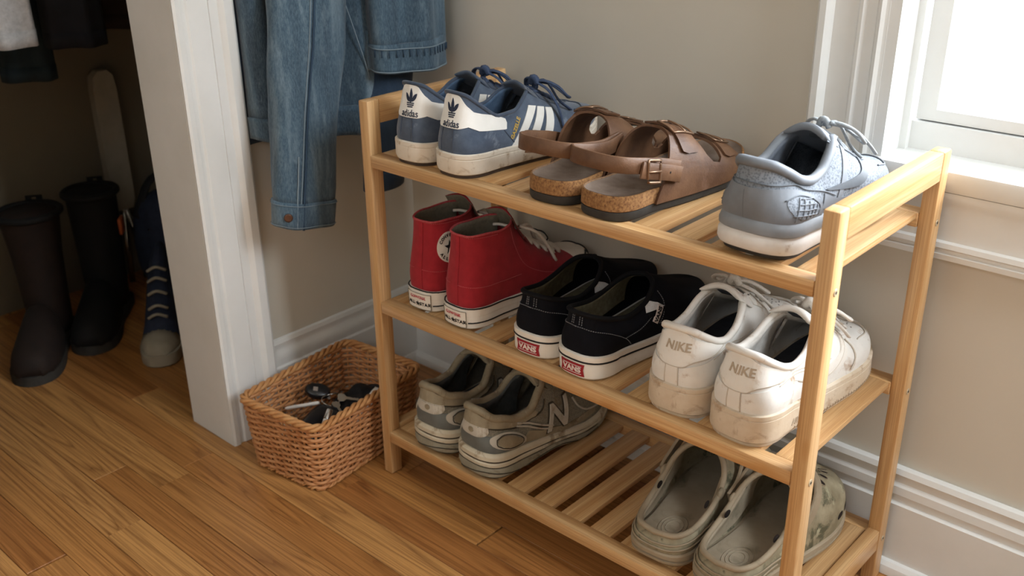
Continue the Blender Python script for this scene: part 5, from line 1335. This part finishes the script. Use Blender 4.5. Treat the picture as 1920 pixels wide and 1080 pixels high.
bp = sleeve_pt(A0-.52, .405, .0034); v, f = lathe([(.0066, 0), (.0066, .0012), (.005, .002), (.003, .0014)], 18)
nx = np.array([.8, -.6, 0]); e1 = np.array([.6, .8, 0]); e2 = np.array([0, 0, 1.])
jo('cuff_button', ([bp+e1*p[0]+e2*p[1]+nx*p[2] for p in v], f), M_COPPER, cuff)
# body: a folded sheet hanging behind the sleeve
def sheet(plan, zf_lo, z_hi, th, nz=26, fold=.006, top_pull=None):
    P = crom(plan, 60); T = np.gradient(P, axis=0); T /= np.linalg.norm(T, axis=1)[:, None]; Nn = np.stack([T[:, 1], -T[:, 0]], 1)
    V, F = [], []; w = len(P)
    for side in (0, 1):
        for j in range(nz+1):
            t = j/nz
            for i in range(w):
                lo = zf_lo(i/(w-1)); z = lo+(z_hi-lo)*t
                q = P[i]+Nn[i]*(fold*math.sin(i*.33+z*7)*(.4+.6*(1-t))-side*th)
                if top_pull is not None:
                    k = max(0, (t-.45)/.55)**1.5; q = q*(1-k*.75)+np.array(top_pull)*k*.75
                V.append((q[0], q[1], z))
    o = (nz+1)*w
    for j in range(nz):
        for i in range(w-1):
            F.append((j*w+i, j*w+i+1, (j+1)*w+i+1, (j+1)*w+i)); F.append((o+j*w+i, o+(j+1)*w+i, o+(j+1)*w+i+1, o+j*w+i+1))
    for i in range(w-1): F.append((i, o+i, o+i+1, i+1)); F.append((nz*w+i, nz*w+i+1, o+nz*w+i+1, o+nz*w+i))
    for j in range(nz): F.append((j*w, (j+1)*w, o+(j+1)*w, o+j*w)); F.append((j*w+w-1, o+j*w+w-1, o+(j+1)*w+w-1, (j+1)*w+w-1))
    return V, F
body_plan = [(-.236, -.026), (-.218, -.024), (-.202, -.008), (-.205, .03), (-.190, .09), (-.166, .125), (-.152, .150), (-.158, .172), (-.180, .180)]
hem = lambda t: .512-.022*t
jo('body', sheet(body_plan, lambda t: hem(t)+.030, 1.08, .003, top_pull=(-.215, .10)), M_DENIM)
bplan = [(p[0]+.002, p[1]-.001) for p in body_plan]
wb_ = jo('waistband', sheet(bplan, lambda t: hem(t), .545, .006, 5), M_DENIM)
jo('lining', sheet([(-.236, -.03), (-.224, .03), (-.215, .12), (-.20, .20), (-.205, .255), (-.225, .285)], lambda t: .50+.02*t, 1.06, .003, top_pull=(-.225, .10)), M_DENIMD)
P = crom([(.66, 0), (.60, 0), (.55, 0)], 10)
jo('pocket_stitching', tube(crom([(-.157, .118, .70), (-.150, .128, .655), (-.146, .140, .610), (-.146, .146, .585)], 20), .0008, 5), M_THREAD)
# open front panel flaring towards the room, its hem pushed up by the rack
fplan = [(-.150, .146), (-.126, .142), (-.106, .160), (-.094, .192), (-.090, .228), (-.102, .262), (-.128, .290), (-.160, .300)]
fh = lambda t: .600-.010*t
jo('front_panel', sheet(fplan, lambda t: fh(t)+.038, 1.04, .003, fold=.004, top_pull=(-.20, .11)), M_DENIM)
fp = [(p[0]+.003, p[1]-.002) for p in fplan]
wb2 = jo('waistband', sheet(fp, fh, .642, .007, 6, fold=.003), M_DENIM)
def band_line(dz):
    P = crom([(p[0]+.0045, p[1]-.003) for p in fplan], 60); T = np.gradient(P, axis=0); T /= np.linalg.norm(T, axis=1)[:, None]; Nn = np.stack([T[:, 1], -T[:, 0]], 1)
    return [(p[0]+nn[0]*.003*math.sin(i*.33+(fh(i/60)+dz)*7)*.8, p[1]+nn[1]*.003*math.sin(i*.33+(fh(i/60)+dz)*7)*.8, fh(i/60)+dz) for i, (p, nn) in enumerate(zip(P, Nn))]
jo('band_stitching', join(tube(band_line(.0375), .0008, 5), tube(band_line(.0025), .0009, 5)), M_THREAD, wb2)
bars = []
for k in range(6, 58, 3):
    q = band_line(.033)[k]; bars.append(tube([(q[0]+.0012, q[1], q[2]-.008), (q[0]+.0012, q[1], q[2]+.003)], .0009, 4))
jo('band_tacks', join(*bars), M_THREADD, wb2)
jo('front_edge_binding', tube([(fplan[0][0]+.004, fplan[0][1], z) for z in np.linspace(.60, .66, 8)], .0028, 6), M_DENIM)
# far sleeve hanging behind the rack
FK = [(.405, -.150, .162, .038, .022), (.46, -.152, .170, .040, .025), (.54, -.156, .185, .044, .028), (.62, -.162, .20, .048, .030), (.80, -.175, .20, .045, .030), (1.0, -.20, .16, .03, .025)]
FK = np.array(FK)
def fs(a, z, l=0):
    x, y, hy, hx = (pchip(FK[:, 0], FK[:, k], z) for k in (1, 2, 3, 4)); w = 1+.04*math.sin(3*a+z*11)+.03*math.sin(4*a-z*28)
    return (x+(hx*w+l)*math.cos(a), y+(hy*w+l)*math.sin(a), z)
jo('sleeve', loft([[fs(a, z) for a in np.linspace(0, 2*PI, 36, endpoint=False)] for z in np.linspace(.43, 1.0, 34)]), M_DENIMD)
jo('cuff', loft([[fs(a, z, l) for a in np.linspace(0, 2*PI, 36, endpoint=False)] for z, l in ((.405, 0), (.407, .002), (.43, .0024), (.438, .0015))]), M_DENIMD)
hk = thing('coat_hook', 'brass coat hook on the left wall holding the denim jacket', 'hook', (XL, .10, 1.08))
obj('plate', box(.0005, .005, -.012, .012, -.03, .03, .001, 2), M_BUCKLE, hk, True, 30)
obj('prong', tube(crom([(.004, 0, -.01), (.025, 0, -.014), (.042, 0, .0), (.046, 0, .02)], 20), .0045, 8), M_BUCKLE, hk)

# ------------------------------------------------------------------ closet behind the doorway
M_BOOTBROWN = mk('dark_brown_leather', (30, 20, 16), (40, 28, 22), 30, .8, (300, .2))
M_BOOTBLACK = mk('black_leather', (12, 12, 13), (17, 17, 17), 30, .8, (300, .2))
M_NAVY = mk('navy_canvas', (34, 42, 60), (44, 52, 72), 60, .85)
M_ORANGE = mk('rust_label', (170, 84, 40), rough=.7)
def boot(label, loc, rz, mat, top, h=.31, r=.056, trim=None):
    t = thing('boot', label, 'boot', loc, rz)
    S = [(0.0, .0, .040, .052, .0), (.02, .0, .041, .053, 0), (.06, .004, .042, .056, 0), (.10, .018, .044, .054, 0), (.16, .028, .047, .052, 0), (.24, .030, r, r*1.02, 0), (h-.004, .028, r*1.04, r*1.05, 0), (h, .028, r*1.02, r*1.03, 0)]
    R = [[(hx*math.cos(a), .045+cy*0+hy*math.sin(a), z+.02) for a in np.linspace(0, 2*PI, 28, endpoint=False)] for z, cy, hx, hy, _ in S]
    obj('shaft', loft(R, True), mat, t)
    F_ = [[(hw*math.copysign(abs(math.cos(a))**.8, math.cos(a)), y, .018+max(0, math.sin(a))*hz) for a in np.linspace(0, 2*PI, 24, endpoint=False)] for y, hw, hz in ((.0, .030, .07), (-.03, .040, .085), (-.08, .044, .066), (-.12, .045, .052), (-.155, .038, .042), (-.172, .022, .03))]
    obj('vamp', loft(F_, True), mat, t)
    o = crom([(-.036, .09), (.036, .09), (.043, .03), (.040, -.03), (.047, -.10), (.038, -.155), (0, -.178), (-.038, -.155), (-.047, -.10), (-.040, -.03), (-.043, .03)], 44, True)
    obj('sole', loft([[(p[0], p[1], z) for p in o] for z in (0, .019)]), M_BLACKRUB, t, True, 40)
    obj('collar', tube([(r*1.04*math.cos(a), .045+r*1.05*math.sin(a), h+.018) for a in np.linspace(0, 2*PI, 28, endpoint=False)], .007, 8, True), top, t)
    obj('pull_tab', strap([(-.010, .045+r*1.05, h-.03), (-.010, .05+r*1.06, h+.03), (.010, .05+r*1.06, h+.03), (.010, .045+r*1.05, h-.03)], np.tile([0, 1., 0], (4, 1)), .003, .012), top, t)
    if trim: obj('label_patch', box(r*.95, r*1.10, .025, .055, h*.70, h*.70+.035, .002, 1), trim, t)
    return t
boot('tall dark brown boot with black collar, leftmost on the dim closet floor', (-.845, -.150, 0), .95, M_BOOTBROWN, M_BOOTBLACK, .25)
boot('tall black boot with a rust label, right of the brown boot in the closet', (-.875, -.010, 0), .90, M_BOOTBLACK, M_BOOTBLACK, .25, .050, M_ORANGE)
M_RUBGREY = mk('dull_rubber', (150, 142, 124), (162, 154, 136), 40, .7)
t = thing('canvas_boot', 'navy canvas lace-up with white rubber toe beside the closet jamb', 'sneaker', (-.705, .030, 0), .95)
o = crom([(-.030, .10), (.030, .10), (.036, .04), (.038, -.03), (.040, -.09), (.030, -.135), (0, -.150), (-.030, -.135), (-.040, -.09), (-.036, -.03), (-.034, .04)], 40, True)
obj('sole', loft([[(p[0]*s, p[1]*s, z) for p in o] for z, s in ((.0, .97), (.004, 1), (.026, 1), (.027, .97))]), M_RUBGREY, t, True, 40)
obj('toe_cap', loft([[(hw*math.cos(a), y, .024+max(0, math.sin(a))*hz) for a in np.linspace(0, 2*PI, 20, endpoint=False)] for y, hw, hz in ((-.146, .012, .012), (-.135, .026, .026), (-.11, .036, .034), (-.09, .0385, .038))]), M_RUBGREY, t)
obj('upper', loft([[(hw*math.cos(a), y+.0, .024+max(0, math.sin(a))*hz) for a in np.linspace(0, 2*PI, 22, endpoint=False)] for y, hw, hz in ((-.10, .0365, .036), (-.06, .0365, .055), (-.02, .035, .095), (.02, .034, .135), (.06, .033, .150), (.09, .026, .150), (.098, .012, .14))]), M_NAVY, t)
obj('laces', join(*[tube(crom([(-.018, y-.004, .030+hz), (0, y-.010, .040+hz), (.018, y-.004, .030+hz)], 8), .0032, 6) for y, hz in ((-.075, .046), (-.055, .056), (-.035, .078), (-.015, .098), (.0, .115))]), M_RUBGREY, t)
bx_ = thing('duffel_bag', 'dark navy duffel bag slumped against the right side of the closet', 'bag', (-.885, .195, 0), .2)
obj('body', [([(p[0], p[1], p[2]+.118) for p in q[0]], q[1]) for q in [lumpy(.085, .10, .115, 9, amp=.05)]][0], M_NAVY, bx_)
obj('handle', strap(crom([(-.03, -.09, .19), (-.02, -.05, .262), (.0, .0, .280), (.0, .05, .262), (-.01, .085, .195)], 24), np.tile([1., 0, 0], (25, 1)), .022, .004), M_MATBLK, bx_)
obj('zip', tube(crom([(.01, -.095, .17), (.02, -.05, .228), (.02, 0, .238), (.02, .05, .226), (.01, .09, .17)], 20), .0028, 6), M_CHROME, bx_)
vp = thing('ironing_board', 'pale ironing board frame standing upright at the closet back wall', 'ironing board', (-1.032, .142, 0), 0)
obj('board', loft([[(.012*c, w*s, z) for c, s in ((-1, -1), (1, -1), (1, 1), (-1, 1))] for z, w in ((.17, .020), (.19, .026), (.44, .026), (.47, .022), (.482, .010))]), M_PLGREY if False else mk('pale_cover', (172, 166, 152), (182, 176, 162), 30, .8), vp, True, 40)
obj('leg', tube([(.02, -.018, 0.001), (.018, -.012, .10), (.0, .0, .20)], .007, 8), M_CHROME, vp); obj('leg', tube([(.02, .018, 0.001), (.018, .012, .10), (.0, .0, .20)], .007, 8), M_CHROME, vp)
# clothes on a rail
M_GREYKNIT = mk('light_grey_knit', (176, 176, 176), (198, 198, 198), 120, .95, (700, .5))
M_TEAL = mk('dark_teal_cloth', (30, 44, 52), (38, 54, 62), 40, .9)
M_INK = mk('ink_black_cloth', (20, 22, 28), (26, 28, 34), 40, .9)
RZ = 1.55
for rx, lab in ((-.73, 'wooden clothes rail across the closet, nearer the doorway'), (-.84, 'wooden clothes rail across the closet, nearer its back wall')):
    rl = thing('clothes_rail', lab, 'rail', (rx, -.4, RZ))
    obj('pole', tube([(0, -.735, 0), (0, 0, 0), (0, .735, 0)], .0140, 14), M_BAM[1], rl)
    for s in (-1, 1):
        v, f = lathe([(.03, 0), (.03, .004), (.018, .010)], 16); obj('bracket', ([(p[0], s*(.738-p[2]), p[1]) for p in v], f), M_CHROME, rl)
def garment(name, label, cat, x, y, zlo, hw, hd, mat, rz=0.0, sleeve=True, seed=1):
    t = thing(name, label, cat, (x, y, RZ), rz); r = random.Random(seed); p1, p2 = r.uniform(0, 6), r.uniform(0, 6)
    R = []
    for z, k in ((zlo, 1.0), (zlo+.02, 1.02), ((zlo+1.44)/2, .96), (1.36, .92), (1.42, .70), (1.46, .25), (1.475, .10)):
        R.append([((hw*k)*math.copysign(abs(math.cos(a))**.8, math.cos(a))*(1+.05*math.sin(4*a+p1+z*3)), hd*(1+.25*math.sin(5*a+p2+z*2))*math.sin(a)*max(.35, k), z-RZ) for a in np.linspace(0, 2*PI, 40, endpoint=False)])
    obj('body', loft(R), mat, t)
    obj('hem_band', loft([[((hw*1.03)*math.copysign(abs(math.cos(a))**.8, math.cos(a))*(1+.05*math.sin(4*a+p1+z*3)), hd*1.06*(1+.25*math.sin(5*a+p2+z*2))*math.sin(a), z-RZ) for a in np.linspace(0, 2*PI, 40, endpoint=False)] for z in (zlo-.002, zlo+.025)]), mat, t)
    hg = [(0, 0, -.075), (0, 0, -.034), (.022, 0, -.016), (.031, 0, .003), (.018, 0, .021), (-.010, 0, .021), (-.029, 0, .006)]
    obj('hanger', tube(crom(hg, 24), .002, 6), M_CHROME, t)
    return t
garment('sweater', 'light grey knitted garment at the upper left edge of the closet', 'sweater', -.73, -.163, .615, .056, .036, M_GREYKNIT, .9, seed=4)
garment('trousers', 'dark teal trousers hanging lower behind the light grey knit', 'trousers', -.84, -.085, .528, .048, .022, M_TEAL, .9, seed=5)
garment('coat', 'ink black coat hanging in the middle of the closet', 'coat', -.73, -.037, .598, .050, .034, M_INK, .9, seed=6)
garment('coat', 'brown-black coat hanging furthest right, half behind the door jamb', 'coat', -.84, .105, .60, .052, .030, M_BOOTBROWN, .9, seed=8)
